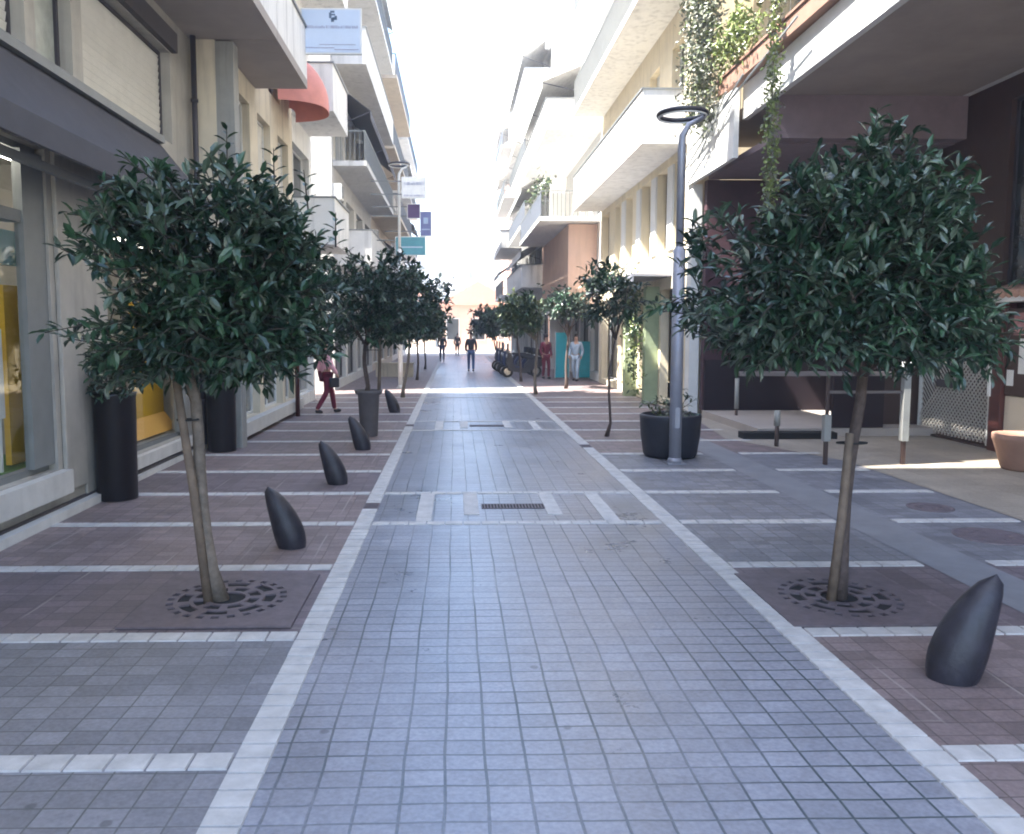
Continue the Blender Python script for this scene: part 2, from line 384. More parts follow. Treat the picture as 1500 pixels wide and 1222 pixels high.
# gap filler below drains
def drain(x0, x1, y0, y1, label, cat='drain grate'):
    t = thing('drain_grate', label, cat, ((x0+x1)/2, (y0+y1)/2, 0))
    mb = MB(); mb.box(x0, x1, y0, y1, .002, .011); mb.build('drain_pit', M['void'], t)
    mb = MB(); r = .012
    mb.box(x0, x1, y0, y0+r, .004, .017); mb.box(x0, x1, y1-r, y1, .004, .017); mb.box(x0, x0+r, y0+r, y1-r, .004, .017); mb.box(x1-r, x1, y0+r, y1-r, .004, .017)
    if x1-x0 > y1-y0:
        n = int((x1-x0)/.035)
        for i in range(1, n): x = x0+(x1-x0)*i/n; mb.box(x-.008, x+.008, y0+r, y1-r, .004, .0165)
    else:
        n = int((y1-y0)/.035)
        for i in range(1, n): y = y0+(y1-y0)*i/n; mb.box(x0+r, x1-r, y-.008, y+.008, .004, .0165)
    mb.build('grille', M['plum_metal'], t)
drain(.29, 1.0, 8.8, 9.02, 'long dark drain grate across the middle of the road, the nearer one')
drain(.29, 1.0, 16.35, 16.6, 'long dark drain grate across the road, the farther one')
drain(XL0, XL1, 8.76, 9.1, 'small dark grate set into the left pale edge strip, nearer the camera')
drain(XL0, XL1, 16.3, 16.7, 'small dark grate in the left pale edge strip, farther up the street')
drain(XR0, XR1, 13.3, 13.7, 'small dark grate set into the right pale edge strip')
def manhole(x, y, r, label):
    mb = MB(); mb.lathe((x, y, 0), [(r, .004), (r, .018), (r*.9, .018), (r*.88, .014), (r*.8, .016), (.0, .016)], 28)
    for k in range(10):
        a = k*math.pi/5; mb.box(x+r*.5*math.cos(a)-.02, x+r*.5*math.cos(a)+.02, y+r*.5*math.sin(a)-.02, y+r*.5*math.sin(a)+.02, .0162, .021)
    props(mb.build('manhole_cover', M['plum_metal']), label, 'manhole cover')
manhole(5.3, 8.75, .24, 'round dark manhole cover in the right pavement between two pale strips')
manhole(5.15, 7.5, .33, 'wider dark manhole cover cutting the pale strip on the right pavement')

# ============================================================ BUILDINGS
class Fac:
    """street facade: s=-1 left of the street, s=+1 right; w = distance out from the facade towards the street"""
    def __init__(f, name, label, s, X, y0, y1, H, m, D=8, base=0.0):
        f.s, f.X, f.y0, f.y1, f.H, f.m, f.D = s, X, y0, y1, H, m, D
        f.o = -s
        f.t = thing(name, label, 'building', (X, y0, 0)); f.op = []
    def P(f, y, z, w): return (f.X+f.o*w, y, z)
    def box(f, mb, y0, y1, z0, z1, w0, w1, mi=0): mb.box(f.X+f.o*w0, f.X+f.o*w1, y0, y1, z0, z1, mi)
    def wall(f, d=.22, zb=0):
        ys = sorted({f.y0, f.y1, *[a for o in f.op for a in o[:2]]}); zs = sorted({zb, f.H, *[a for o in f.op for a in o[2:4]]})
        mb = MB()
        for i in range(len(ys)-1):
            for j in range(len(zs)-1):
                cy, cz = (ys[i]+ys[i+1])/2, (zs[j]+zs[j+1])/2
                if any(o[0] < cy < o[1] and o[2] < cz < o[3] for o in f.op): continue
                mb.quad(f.P(ys[i], zs[j], 0), f.P(ys[i+1], zs[j], 0), f.P(ys[i+1], zs[j+1], 0), f.P(ys[i], zs[j+1], 0))
        for a, b, c, e in [o[:4] for o in f.op]:
            mb.quad(f.P(a, c, 0), f.P(b, c, 0), f.P(b, c, -d), f.P(a, c, -d)); mb.quad(f.P(a, e, 0), f.P(b, e, 0), f.P(b, e, -d), f.P(a, e, -d))
            mb.quad(f.P(a, c, 0), f.P(a, e, 0), f.P(a, e, -d), f.P(a, c, -d)); mb.quad(f.P(b, c, 0), f.P(b, e, 0), f.P(b, e, -d), f.P(b, c, -d))
        D = -f.D
        mb.quad(f.P(f.y0, zb, 0), f.P(f.y0, f.H, 0), f.P(f.y0, f.H, D), f.P(f.y0, zb, D))
        mb.quad(f.P(f.y1, zb, 0), f.P(f.y1, f.H, 0), f.P(f.y1, f.H, D), f.P(f.y1, zb, D))
        mb.quad(f.P(f.y0, zb, D), f.P(f.y1, zb, D), f.P(f.y1, f.H, D), f.P(f.y0, f.H, D))
        mb.build('wall', f.m, f.t)
        rb = MB(); f.box(rb, f.y0-.02, f.y1+.02, f.H+.003, f.H+.25, -f.D-.05, .12); rb.build('roof', M['palegrey'], f.t)
    def window(f, a, b, c, e, kind='glass', d=.2, fm='whiteframe', mull=1, g=None):
        f.op.append((a, b, c, e)); t = .05
        mb = MB(); W0, W1 = -d, -d+.06
        f.box(mb, a, b, c, c+t, W0, W1); f.box(mb, a, b, e-t, e, W0, W1); f.box(mb, a, a+t, c+t, e-t, W0, W1); f.box(mb, b-t, b, c+t, e-t, W0, W1)
        for i in range(1, mull+1):
            y = a+(b-a)*i/(mull+1); f.box(mb, y-t/2, y+t/2, c+t, e-t, W0, W1-.01)
        fr = mb.build('window', M[fm], f.t)
        mb = MB()
        if kind == 'shutter':
            z = c+t; st = .1 if f.y0 < 20 else .14
            while z < e-t-.001:
                z2 = min(z+st, e-t)
                mb.quad(f.P(a+t, z, -d+.035), f.P(b-t, z, -d+.035), f.P(b-t, z2-.014, -d+.05), f.P(a+t, z2-.014, -d+.05))
                mb.quad(f.P(a+t, z2-.014, -d+.05), f.P(b-t, z2-.014, -d+.05), f.P(b-t, z2, -d+.035), f.P(a+t, z2, -d+.035), 1); z = z2
            mb.build('roller_shutter', [M[g or 'shutter'], M['shutter_gap']], fr)
        else:
            f.box(mb, a+t, b-t, c+t, e-t, -d+.012, -d+.026)
            mb.build('pane', M[g or 'darkglass'], fr)
        return fr
    def balcony(f, a, b, z, w=1.1, kind='parapet', m=None, th=.16, h=.95, under=None):
        mb = MB(); f.box(mb, a, b, z, z+th, .002, w); sl = mb.build('balcony', m or f.m, f.t)
        mb = MB()
        if kind == 'parapet':
            f.box(mb, a, b, z+th, z+th+h, w-.1, w-.002); f.box(mb, a, a+.1, z+th, z+th+h, .002, w-.1); f.box(mb, b-.1, b, z+th, z+th+h, .002, w-.1)
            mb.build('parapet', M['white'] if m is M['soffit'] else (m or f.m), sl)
            mb = MB(); f.box(mb, a-.02, b+.02, z+th+h, z+th+h+.04, w-.13, w+.03); f.box(mb, a-.02, a+.13, z+th+h, z+th+h+.04, .002, w-.13)
            mb.build('handrail', M['greyframe'], sl)
        else:
            z1 = z+th+h
            f.box(mb, a, b, z1-.04, z1, w-.07, w-.03); f.box(mb, a, b, z+th+.08, z+th+.11, w-.065, w-.035)
            for q in (a, b-.04): f.box(mb, q, q+.04, z1-.04, z1, .002, w-.07)
            n = max(2, int((b-a)/.13))
            for i in range(n+1):
                y = a+(b-a-.02)*i/n; f.box(mb, y, y+.02, z+th, z1-.04, w-.06, w-.04)
            for q in (a, b-.02):
                for i in range(int(w/.15)): f.box(mb, q, q+.02, z+th, z1-.04, .1+i*.15, .12+i*.15)
            mb.build('railing', M['greyframe'], sl)
            if kind == 'panel':
                mb = MB(); f.box(mb, a+.03, b-.03, z+th+.12, z1-.06, w-.056, w-.044); mb.build('railing_panel', M['bluegrey_fab'], sl)
        return sl
    def awning(f, a, b, z, w, drop, m, val=.2, w0=0.002):
        mb = MB(); n = 1; th = .012
        p = [(z, w0), (z-drop, w), (z-drop-val, w+.005)]
        for i in range(2):
            (za, wa), (zb, wb) = p[i], p[i+1]
            mb.add([f.P(a, za, wa), f.P(b, za, wa), f.P(b, zb, wb), f.P(a, zb, wb), f.P(a, za-th, wa), f.P(b, za-th, wa), f.P(b, zb-th, wb-th), f.P(a, zb-th, wb-th)],
                   [(0,1,2,3),(7,6,5,4),(0,3,7,4),(1,5,6,2),(0,4,5,1),(3,2,6,7)])
        aw = mb.build('awning', m, f.t)
        for y in (a+.1, (a+b)/2, b-.1):
            mb = MB(); mb.bar(f.P(y, z-drop-.5, w0+.02), f.P(y, z-drop-.03, w-.05), .025); mb.build('awning_arm', M['darkframe'], aw)
        return aw
    def sill(f, a, b, z0, z1, w, m, name='sill'):
        mb = MB(); f.box(mb, a, b, z0, z1, .002, w); return mb.build(name, m, f.t)

# ---- L1: near left shop building
L1 = Fac('shop_building', 'near left grey stone shop building with slate awning and roller shutters above', -1, -4.25, -4, 13.45, 16.2, M['stone'])
def shopwin(f, a, b, c, e, transom=None, jamb=.35):
    f.op.append((a, b, c, e)); t = .07
    mb = MB(); f.box(mb, a, b, c, c+t, -.2, -.1); f.box(mb, a, b, e-t, e, -.2, -.1); f.box(mb, a, a+t, c+t, e-t, -.2, -.1); f.box(mb, b-t-jamb, b, c+t, e-t, -.12, -.03)
    if transom: f.box(mb, a+t, b-t-jamb, transom, transom+.12, -.2, -.05)
    fr = mb.build('shop_window', M['greyframe'], f.t)
    mb = MB(); mb.quad(f.P(a+t, c+t, -.08), f.P(b-t-jamb, c+t, -.08), f.P(b-t-jamb, e-t, -.08), f.P(a+t, e-t, -.08)); mb.build('pane', M['glass'], fr)
    mb = MB()   # room behind the glass
    q = (a-.05, b+(.9 if b < 11 else .65), c-.02, e+.02)
    X = lambda w: w
    for (p0, p1, p2, p3) in (((q[0],q[2],-.25),(q[1],q[2],-.25),(q[1],q[2],-1.9),(q[0],q[2],-1.9)), ((q[0],q[3],-.25),(q[1],q[3],-.25),(q[1],q[3],-1.9),(q[0],q[3],-1.9)),
                             ((q[0],q[2],-1.9),(q[1],q[2],-1.9),(q[1],q[3],-1.9),(q[0],q[3],-1.9)), ((q[0],q[2],-.25),(q[0],q[3],-.25),(q[0],q[3],-1.9),(q[0],q[2],-1.9)), ((q[1],q[2],-.25),(q[1],q[3],-.25),(q[1],q[3],-1.9),(q[1],q[2],-1.9))):
        mb.quad(f.P(*p0), f.P(*p1), f.P(*p2), f.P(*p3))
    mb.build('window_display', M['interior'], fr)
    mb = MB(); f.box(mb, max(a, b-4)+.1, b+.4, e-.12, e-.06, -.34, -.26); mb.build('display_lamp', M['lamp_glow'], fr)
    return fr
fr = shopwin(L1, 4.0, 8.62, .5, 3.85, transom=3.05)
mb = MB(); L1.box(mb, 8.42, 8.9, .58, 2.45, -.44, -.38); L1.box(mb, 5.2, 6.6, .58, 2.6, -.42, -.36); mb.build('yellow_panel', M['yellow_panel'], fr)
mb = MB(); L1.box(mb, 4.2, 9.3, .52, .56, -1.2, -.26); mb.build('green_mat', M['green_mat'], fr)
mb = MB(); L1.box(mb, 8.05, 8.2, 1.1, 2.0, -.36, -.3); L1.box(mb, 8.1, 8.14, .56, 1.1, -.35, -.31); mb.build('display_stand', M['white_item'], fr)
mb = MB(); L1.box(mb, 8.0, 8.6, 2.65, 3.0, -.4, -.3); mb.build('teal_reflection', M['teal_sign'], fr)  # reflection in the shop glass, painted as a teal box
fr = shopwin(L1, 10.0, 12.72, .33, 3.3, jamb=.1)
mb = MB(); L1.box(mb, 11.9, 13.0, .62, 2.4, -.5, -.44); mb.build('yellow_panel', M['yellow_panel'], fr)
mb = MB(); mb.quad(L1.P(10.1, .42, -.24), L1.P(13.0, .42, -.24), L1.P(13.0, .68, -.43), L1.P(10.1, .68, -.43)); mb.build('orange_board', M['orange_board'], fr)
shopwin(L1, -3.0, 3.2, .5, 3.85)
L1.sill(3.9, 8.7, .24, .49, .12, M['plinth'], 'window_sill')
L1.sill(9.9, 12.8, .16, .32, .1, M['plinth'], 'window_sill')
mb = MB(); L1.box(mb, -4, 13.4, 0, .12, .002, .05); mb.build('base_course', M['darkframe'], L1.t)
mb = MB(); L1.box(mb, -4, 9.66, .0, .1, .052, .16); L1.box(mb, 9.662, 13.42, 0, .08, .052, .1); mb.build('step', M['plinth'], L1.t)
mb = MB(); L1.box(mb, 8.72, 9.2, .24, 4.2, .002, .05); L1.box(mb, 9.2, 9.66, .1, 4.2, .002, .03); mb.build('stone_pier', M['stone'], L1.t, .01)
# roller-shuttered upper windows
for a, b, k in ((-3.5, 1.0, 1), (1.2, 5.6, 0), (5.9, 8.35, 0)): L1.window(a, b, 4.76, 6.1, 'shutter', fm='darkframe', mull=k)
L1.window(8.55, 9.35, 4.76, 6.1, 'glass', fm='darkframe', mull=0, g='paleglass')
L1.window(9.6, 12.5, 4.76, 6.1, 'shutter', fm='darkframe', mull=0)
mb = MB(); L1.box(mb, -4, 12.6, 6.12, 6.4, .002, .09); mb.build('lintel', M['darkframe'], L1.t)
L1.awning(-3.9, 11.95, 4.66, .68, .84, M['awning'], val=.24)
mb = MB(); L1.box(mb, -3.9, 11.9, 4.64, 4.74, .002, .1); mb.build('awning_cassette', M['greyframe'], L1.t)
mb = MB(); L1.box(mb, -3.8, 11.8, 3.5, 3.58, .3, .36); L1.box(mb, -3.8, 11.8, 3.86, 4.02, .002, .08); mb.build('awning_rail', M['greyframe'], L1.t)
for z in (6.62, 9.9, 13.0):
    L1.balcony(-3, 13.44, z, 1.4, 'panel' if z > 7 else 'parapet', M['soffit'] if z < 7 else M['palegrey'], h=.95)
    for a in (-2.5, 1.5, 5.5, 9.5): L1.window(a, a+2.6, z+.3, z+2.5, 'glass', fm='whiteframe')
L1.wall()
mb = MB(); L1.box(mb, -4, 7.9, 16.45, 22.5, -7, -.3); L1.box(mb, 8.8, 13.4, 16.45, 22.5, -7, -.3); mb.build('shade_block', M['white'], L1.t)  # unseen roof blocks added; their gap lets one sun patch reach the arcade floor
mb = MB(); mb.tube([(-4.15, 13.3, 6.75), (-4.15, 13.3, 4.0), (-4.15, 13.3, .1)], .045, 10)
for z in (.8, 2.4, 4.0, 5.6): mb.tube([(-4.15, 13.3, z), (-4.15, 13.3, z+.05)], .06, 10)
mb.build('drainpipe', M['darkframe'], L1.t)

# ---- L2 cream building with salmon awning
L2 = Fac('cream_building', 'cream yellow building with grey end pier and salmon awning on the left', -1, -3.85, 13.45, 19.6, 15.8, M['cream'])
mb = MB(); mb.box(-4.05, -3.56, 13.455, 13.75, 0, 6.6); mb.build('end_pier', M['pier'], L2.t, .01)
for a, b in ((13.95, 15.9), (16.3, 18.0), (18.3, 19.3)):
    L2.window(a, b, .35, 3.1, 'glass', fm='whiteframe', mull=1, g='greyglass')
for a, b in ((14.2, 15.6), (16.2, 17.3), (18.0, 19.1)): L2.window(a, b, 4.3, 6.2, 'shutter' if a != 14.2 else 'glass', fm='whiteframe', mull=1, g='shutter' if a != 14.2 else 'greyglass')
for z in (6.6, 9.7, 12.8):
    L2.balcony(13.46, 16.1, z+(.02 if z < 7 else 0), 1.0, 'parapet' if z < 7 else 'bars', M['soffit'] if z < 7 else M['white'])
    for a in (13.9, 15.4, 17.2): L2.window(a, a+1.1, z+.3, z+2.5, 'glass', fm='whiteframe')
L2.sill(13.5, 19.5, .1, .34, .18, M['plinth'], 'window_sill')
mb = MB(); L2.box(mb, 13.5, 19.5, 3.35, 3.6, .002, .12); mb.build('string_course', M['plinth'], L2.t)
# salmon barrel awning
mb = MB(); n = 10; ya, yb = 17.4, 19.3; zt, zb_ = 8.0, 6.95
prof = [(1.05*math.sin(i/n*math.pi/2), zb_+(zt-zb_)*math.cos(i/n*math.pi/2)) for i in range(n+1)]
for k, th in ((0, 0), ):
    m_ = 16; vs = []
    for j in range(m_+1):
        u = -1+2*j/m_; e_ = max(.02, (1-abs(u)**2.6))**.5; y = (ya+yb)/2+u*(yb-ya)/2
        vs += [L2.P(y, zb_+(z-zb_)*e_, w*e_+.004) for w, z in prof]+[L2.P(y, zb_-.17, 1.05*e_+.004)]
    q = n+2
    mb.add(vs, [(j*q+i, j*q+i+1, (j+1)*q+i+1, (j+1)*q+i) for j in range(m_) for i in range(q-1)], 0, True)
mb.build('barrel_awning', M['salmon'], L2.t)
mb = MB(); L2.box(mb, 13.5, 16.2, 16.06, 20.0, -6, -.3); mb.build('shade_block', M['white'], L2.t)  # unseen block added on the roof to keep sun off the arcade step
L2.wall()

# generic upper-floor dressing
def dress(f, ground='shops', z0=4.2, fh=3.15, bal='mixed', seed=1, w=1.1, bay=2.6, dark=.25):
    r = random.Random(seed); z = z0; Lh = f.y1-f.y0; n = max(1, int(Lh/bay)); bw = Lh/n; fl = 0
    if ground == 'shops':
        for i in range(n):
            a = f.y0+i*bw+.25; f.window(a, a+bw-.5, .3, 2.9, 'glass', fm=r.choice(['whiteframe', 'darkframe']), mull=r.choice([0, 1]), g=r.choice(['darkglass', 'greyglass']))
        mb = MB(); f.box(mb, f.y0+.1, f.y1-.1, 3.1, 3.5, .002, .15); mb.build('shop_fascia', M[r.choice(['palegrey', 'white', 'taupe', 'beige'])], f.t)
    while z+2.8 < f.H:
        for i in range(n):
            a = f.y0+i*bw+r.uniform(.35, .5); b = f.y0+(i+1)*bw-r.uniform(.35, .5)
            f.window(a, b, z+.15, z+2.35, r.choice(['glass', 'shutter', 'glass']), d=.25, fm='whiteframe', mull=1, g=None)
        if r.random() < .6:
            ya = f.y0+bw*r.randrange(n)+.02; mb = MB(); f.box(mb, ya, ya+.42 if n > 1 else ya+.3, z+1.9, z+2.4, .004, .3); f.box(mb, ya+.08, ya+.34 if n > 1 else ya+.25, z+1.97, z+2.33, .3, .32, 1); mb.build('air_conditioner', [M['white_metal'], M['greyframe']], f.t)
        k = r.choice(['parapet', 'bars', 'panel']) if bal == 'mixed' else bal
        if bal != 'none':
            f.balcony(f.y0+.25, f.y1-.25, z-.16, w+r.uniform(-.12, .12), k, None)
            if r.random() < dark: f.awning(f.y0+.4+bw*r.choice([0, 1]) if n > 2 else f.y0+.4, f.y1-.5, z+2.5, w+.05, .9, M[r.choice(['bluegrey_fab', 'awning', 'palegrey'])] if z < 8 else M['white'], val=.25)
        z += fh; fl += 1
    f.wall()
L3 = Fac('white_building', 'narrow white building with stacked balconies before the left side street', -1, -3.95, 19.62, 22.7, 15.2, M['white'])
dress(L3, seed=3, w=1.05, bay=1.8, bal='parapet')
L4 = Fac('grey_building', 'pale grey apartment building with railed balconies just past the left side street', -1, -3.9, 26.1, 38.0, 17.2, M['palegrey'])
dress(L4, seed=5, w=1.15, dark=.6)
L5 = Fac('beige_building', 'beige apartment building far up the left side of the street', -1, -3.9, 38.02, 50.0, 18.2, M['beige'])
dress(L5, seed=8, w=1.2, dark=.5, bay=3)
L6 = Fac('far_white_building', 'far white building closing the left row of facades', -1, -3.9, 50.02, 64.0, 18.4, M['white'])
dress(L6, seed=11, w=1.1, dark=.3, bay=3.5)

# ---- R1 arcade building on the near right
R1 = Fac('arcade_building', 'near right building with deep taupe soffit over a shaded arcade', 1, 9.0, -4, 18.4, 6.05, M['brown_metal'], D=4)
for i, y in enumerate((-3.5, -.5, 2.5, 5.5, 8.5)): R1.window(y, y+2.7, .4, 5.6, 'glass', fm='darkframe', mull=1, d=.15)
R1.window(11.8, 13.2, 2.7, 5.7, 'glass', fm='darkframe', mull=1, d=.15)
R1.wall(zb=0)
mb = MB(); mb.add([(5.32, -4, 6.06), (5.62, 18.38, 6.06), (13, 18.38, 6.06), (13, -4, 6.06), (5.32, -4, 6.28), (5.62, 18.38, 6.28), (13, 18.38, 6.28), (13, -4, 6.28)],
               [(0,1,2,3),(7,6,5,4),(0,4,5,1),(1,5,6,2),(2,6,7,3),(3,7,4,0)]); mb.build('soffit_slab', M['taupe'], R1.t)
mb = MB(); mb.add([(5.2, -4, 5.98), (5.5, 15.7, 5.98), (5.5, 15.7, 6.62), (5.2, -4, 6.62), (5.315, -4, 5.98), (5.61, 15.7, 5.98), (5.61, 15.7, 6.62), (5.315, -4, 6.62)],
               [(0,1,2,3),(7,6,5,4),(0,4,5,1),(1,5,6,2),(2,6,7,3),(3,7,4,0)]); mb.build('white_fascia', M['white_metal'], R1.t)
mb = MB(); mb.box(5.3, 5.4, 15.6, 18.7, 5.25, 6.55); mb.box(5.36, 5.58, 18.38, 18.72, .0, 5.245); mb.build('white_signboard', M['white_metal'], R1.t)
for a_, b_ in (((5.17, 12.5, 6.7), (5.17, 18.5, 5.85)), ((5.17, 15.7, 6.5), (5.17, 17.4, 5.6)), ((5.17, 14.8, 6.55), (5.17, 18.6, 5.5))):
    mb = MB(); mb.bar(a_, b_, .028); mb.build('awning_arm', M['greyframe'], R1.t)
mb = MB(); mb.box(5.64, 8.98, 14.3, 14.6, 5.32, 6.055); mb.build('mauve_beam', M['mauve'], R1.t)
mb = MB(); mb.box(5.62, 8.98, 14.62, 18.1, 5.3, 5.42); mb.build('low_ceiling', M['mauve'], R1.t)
mb = MB(); mb.box(5.6, 8.97, 18.1, 18.3, .16, 5.29); mb.build('plum_wall', M['maroon_wall'], R1.t)
mb = MB(); mb.box(5.62, 8.96, 18.03, 18.095, .16, 1.3); mb.build('dark_wainscot', M['plum_wall'], R1.t)
mb = MB(); mb.box(7.0, 7.95, 14.72, 14.8, .17, 1.25); mb.build('plum_partition', M['plum_wall'], R1.t)
mb = MB(); mb.box(5.6, 8.95, 14.7, 18.1, .014, .16); mb.build('raised_step', M['soffit'], R1.t)
mb = MB(); mb.box(8.0, 8.97, 15.3, 15.36, .16, 5.2); mb.build('shutter_door', M['brown_metal'], R1.t)
# upper storeys of R1 above the canopy
R1b = MB(); 
def boxface(mb, x0, x1, y0, y1, z0, z1): mb.box(x0, x1, y0, y1, z0, z1)
boxface(R1b, 6.6, 13, -4, 18.38, 6.29, 16); R1b.build('upper_wall', M['cream'], R1.t)
for z in (6.9, 10.1, 13.3):
    for y in (-2, 2, 6, 10, 14):
        mb = MB(); mb.box(6.54, 6.597, y, y+2.2, z, z+2.2); fr = mb.build('window', M['whiteframe'], R1.t)
        mb = MB(); mb.box(6.53, 6.538, y+.08, y+1.06, z+.08, z+2.12); mb.box(6.53, 6.538, y+1.14, y+2.12, z+.08, z+2.12); mb.build('pane', M['darkglass'], fr)
mb = MB(); mb.box(5.25, 6.598, -4, 18.3, 9.5, 9.68); mb.box(5.25, 6.598, -4, 18.3, 12.7, 12.88); mb.build('balcony', M['white'], R1.t)
mb = MB(); mb.box(5.25, 5.35, -4, 18.3, 9.682, 10.6); mb.box(5.25, 5.35, -4, 18.3, 12.882, 13.8); mb.build('parapet', M['white'], R1.t)
mb = MB()
for i in range(90): y = 4+i*.16; mb.box(5.66, 5.68, y, y+.02, 6.3, 7.25)
mb.box(5.65, 5.69, 4, 18.3, 7.25, 7.29); mb.build('railing', M['whiteframe'], R1.t)

# ---- R2 yellow building
R2 = Fac('yellow_building', 'sunlit yellow building with white parapet balconies on the right', 1, 5.36, 18.75, 29.95, 16.5, M['yellow'])
for a, b, g_ in ((19.0, 19.9, 'darkglass'), (20.6, 21.6, 'darkglass'), (22.4, 23.4, 'greyglass'), (24.6, 25.5, 'greyglass'), (26.4, 27.3, 'greyglass'), (28.3, 29.6, 'darkglass')):
    R2.window(a, b, 3.95, 6.05, 'glass', d=.3, mull=0, g=g_)
for a in (19.93, 21.62, 23.42, 25.52):
    mb = MB(); R2.box(mb, a, a+.5, 3.95, 6.0, .004, .05); mb.build('open_shutter', M['whiteframe'], R2.t)
for z, hi in ((6.25, 0), (9.6, 1), (12.8, 2)):
    R2.balcony(18.9, 29.7, z, 1.06+.05*hi, 'parapet' if hi == 0 else 'bars', M['white'], h=1.05)
    for a in (19.3, 21.6, 23.6, 25.9, 28.0): R2.window(a, a+1.1, z+.3, z+2.6, 'glass' if a != 21.6 else 'shutter', d=.25, mull=1)
for a, b, g_ in ((19.3, 21.0, 'darkglass'), (21.7, 23.4, 'greyglass'), (24.3, 26.0, 'greyglass'), (26.6, 29.4, 'darkglass')): R2.window(a, b, .2, 3.0, 'glass', d=.35, mull=1, g=g_)
for y in (21.35, 23.85):
    mb = MB(); R2.box(mb, y-.15, y+.15, 0, 3.1, .002, .35); mb.build('pilaster', M['green_col'], R2.t)
mb = MB(); R2.box(mb, 20.0, 27, 3.3, 3.36, .002, 1.0); R2.box(mb, 20, 27, 3.1, 3.3, .95, 1.0); mb.build('glass_canopy', M['grey_metal'], R2.t)
R2.wall()
mb = MB(); mb.tube([(5.0, 19.2, 16.7), (5.0, 19.2, 18.6)], .03, 6); mb.build('antenna_pole', M['greyframe'], R2.t)

# ---- R3.. projecting apartment blocks
R3 = Fac('peach_building', 'beige and peach apartment building projecting into the street on the right', 1, 5.4, 30.0, 40, 13.0, M['white'])
mb = MB(); mb.box(4.3, 5.395, 30.9, 40, 2.95, 5.95); mb.build('bay_wall', M['peach'], R3.t)
dress(R3, seed=21, w=2.15, z0=6.15, fh=3.3, bal='mixed', dark=.3, bay=2.5)
R4 = Fac('tall_white_building', 'tall white apartment building with blue grey blinds on the right', 1, 4.7, 40.02, 52, 18.5, M['white'])
dress(R4, seed=25, w=1.4, dark=.9, bay=3)
R5 = Fac('far_right_building', 'far pale building closing the right row of facades', 1, 4.3, 52.02, 62, 17.5, M['palegrey'])
dress(R5, seed=31, w=1.3, dark=.6, bay=3.3)

mb = MB(); R3.box(mb, 30.1, 36, 2.62, 2.8, .002, 1.35); ter = mb.build('terrace', M['white'], R3.t)
mb = MB(); R3.box(mb, 30.1, 36, 3.45, 3.49, 1.3, 1.34)
for i in range(40): R3.box(mb, 30.12+i*.147, 30.14+i*.147, 2.8, 3.45, 1.31, 1.33)
mb.build('railing', M['greyframe'], ter)
# ---- buildings across the far end
def farbox(name, label, x0, x1, y, H, m, rows, cols, gable=False, D=12, roofm='palegrey', seed=0):
    t = thing(name, label, 'building', ((x0+x1)/2, y, 0)); r = random.Random(seed)
    mb = MB(); mb.box(x0, x1, y, y+D, 0, H); mb.build('wall', M[m], t)
    if gable:
        mb = MB(); xm = (x0+x1)/2
        mb.add([(x0-.4, y-.4, H+.003), (x1+.4, y-.4, H+.003), (xm, y-.4, H+2.2), (x0-.4, y+D, H+.003), (x1+.4, y+D, H+.003), (xm, y+D, H+2.2)], [(0,1,2),(3,5,4),(0,2,5,3),(1,4,5,2),(0,3,4,1)])
        mb.build('roof', M[roofm], t)
    else:
        mb = MB(); mb.box(x0-.2, x1+.2, y-.25, y+D, H+.003, H+.35); mb.build('roof', M[roofm], t)
    for i in range(rows):
        for j in range(cols):
            a = x0+(x1-x0)*(j+.3)/cols; b = x0+(x1-x0)*(j+.75)/cols; z = 1.0+(H-1)*i/rows; hgt = (H-1)/rows*.6
            mb = MB(); mb.box(a-.08, b+.08, y-.06, y-.002, z-.08, z+hgt+.08); fr = mb.build('window', M['whiteframe'], t)
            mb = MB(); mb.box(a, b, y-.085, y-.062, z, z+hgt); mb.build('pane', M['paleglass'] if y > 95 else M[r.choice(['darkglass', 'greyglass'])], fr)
farbox('low_pink_house', 'low peach house with tiled gable roof at the far end', -1.5, 5.8, 76, 4.2, 'peach', 1, 3, True, roofm='rooftile', seed=1)
farbox('low_beige_house', 'long low beige house behind the peach one on the left', -12, -2.2, 88, 5.5, 'beige', 1, 4, True, roofm='rooftile', seed=2)
farbox('distant_white_block', 'distant white block of flats above the left end of the street', -10, 1.2, 112, 11.5, 'white', 4, 5, seed=3)
farbox('distant_cream_block', 'distant cream block of flats above the right end of the street', 1.6, 12, 122, 12.5, 'cream', 4, 5, seed=4)
farbox('distant_grey_block', 'distant pale grey block at the very left beyond the row', -26, -11, 100, 13, 'palegrey', 4, 6, seed=5)
farbox('distant_peach_tower', 'narrow distant peach tower beside the right row of facades', 4.6, 9, 70, 14.5, 'peach', 5, 2, seed=6)
# a wall closing the side street at the left and what stands behind the rows
farbox('corner_house', 'pale house seen down the left side street', -34, -16, 22, 12, 'palegrey', 3, 4, seed=7)

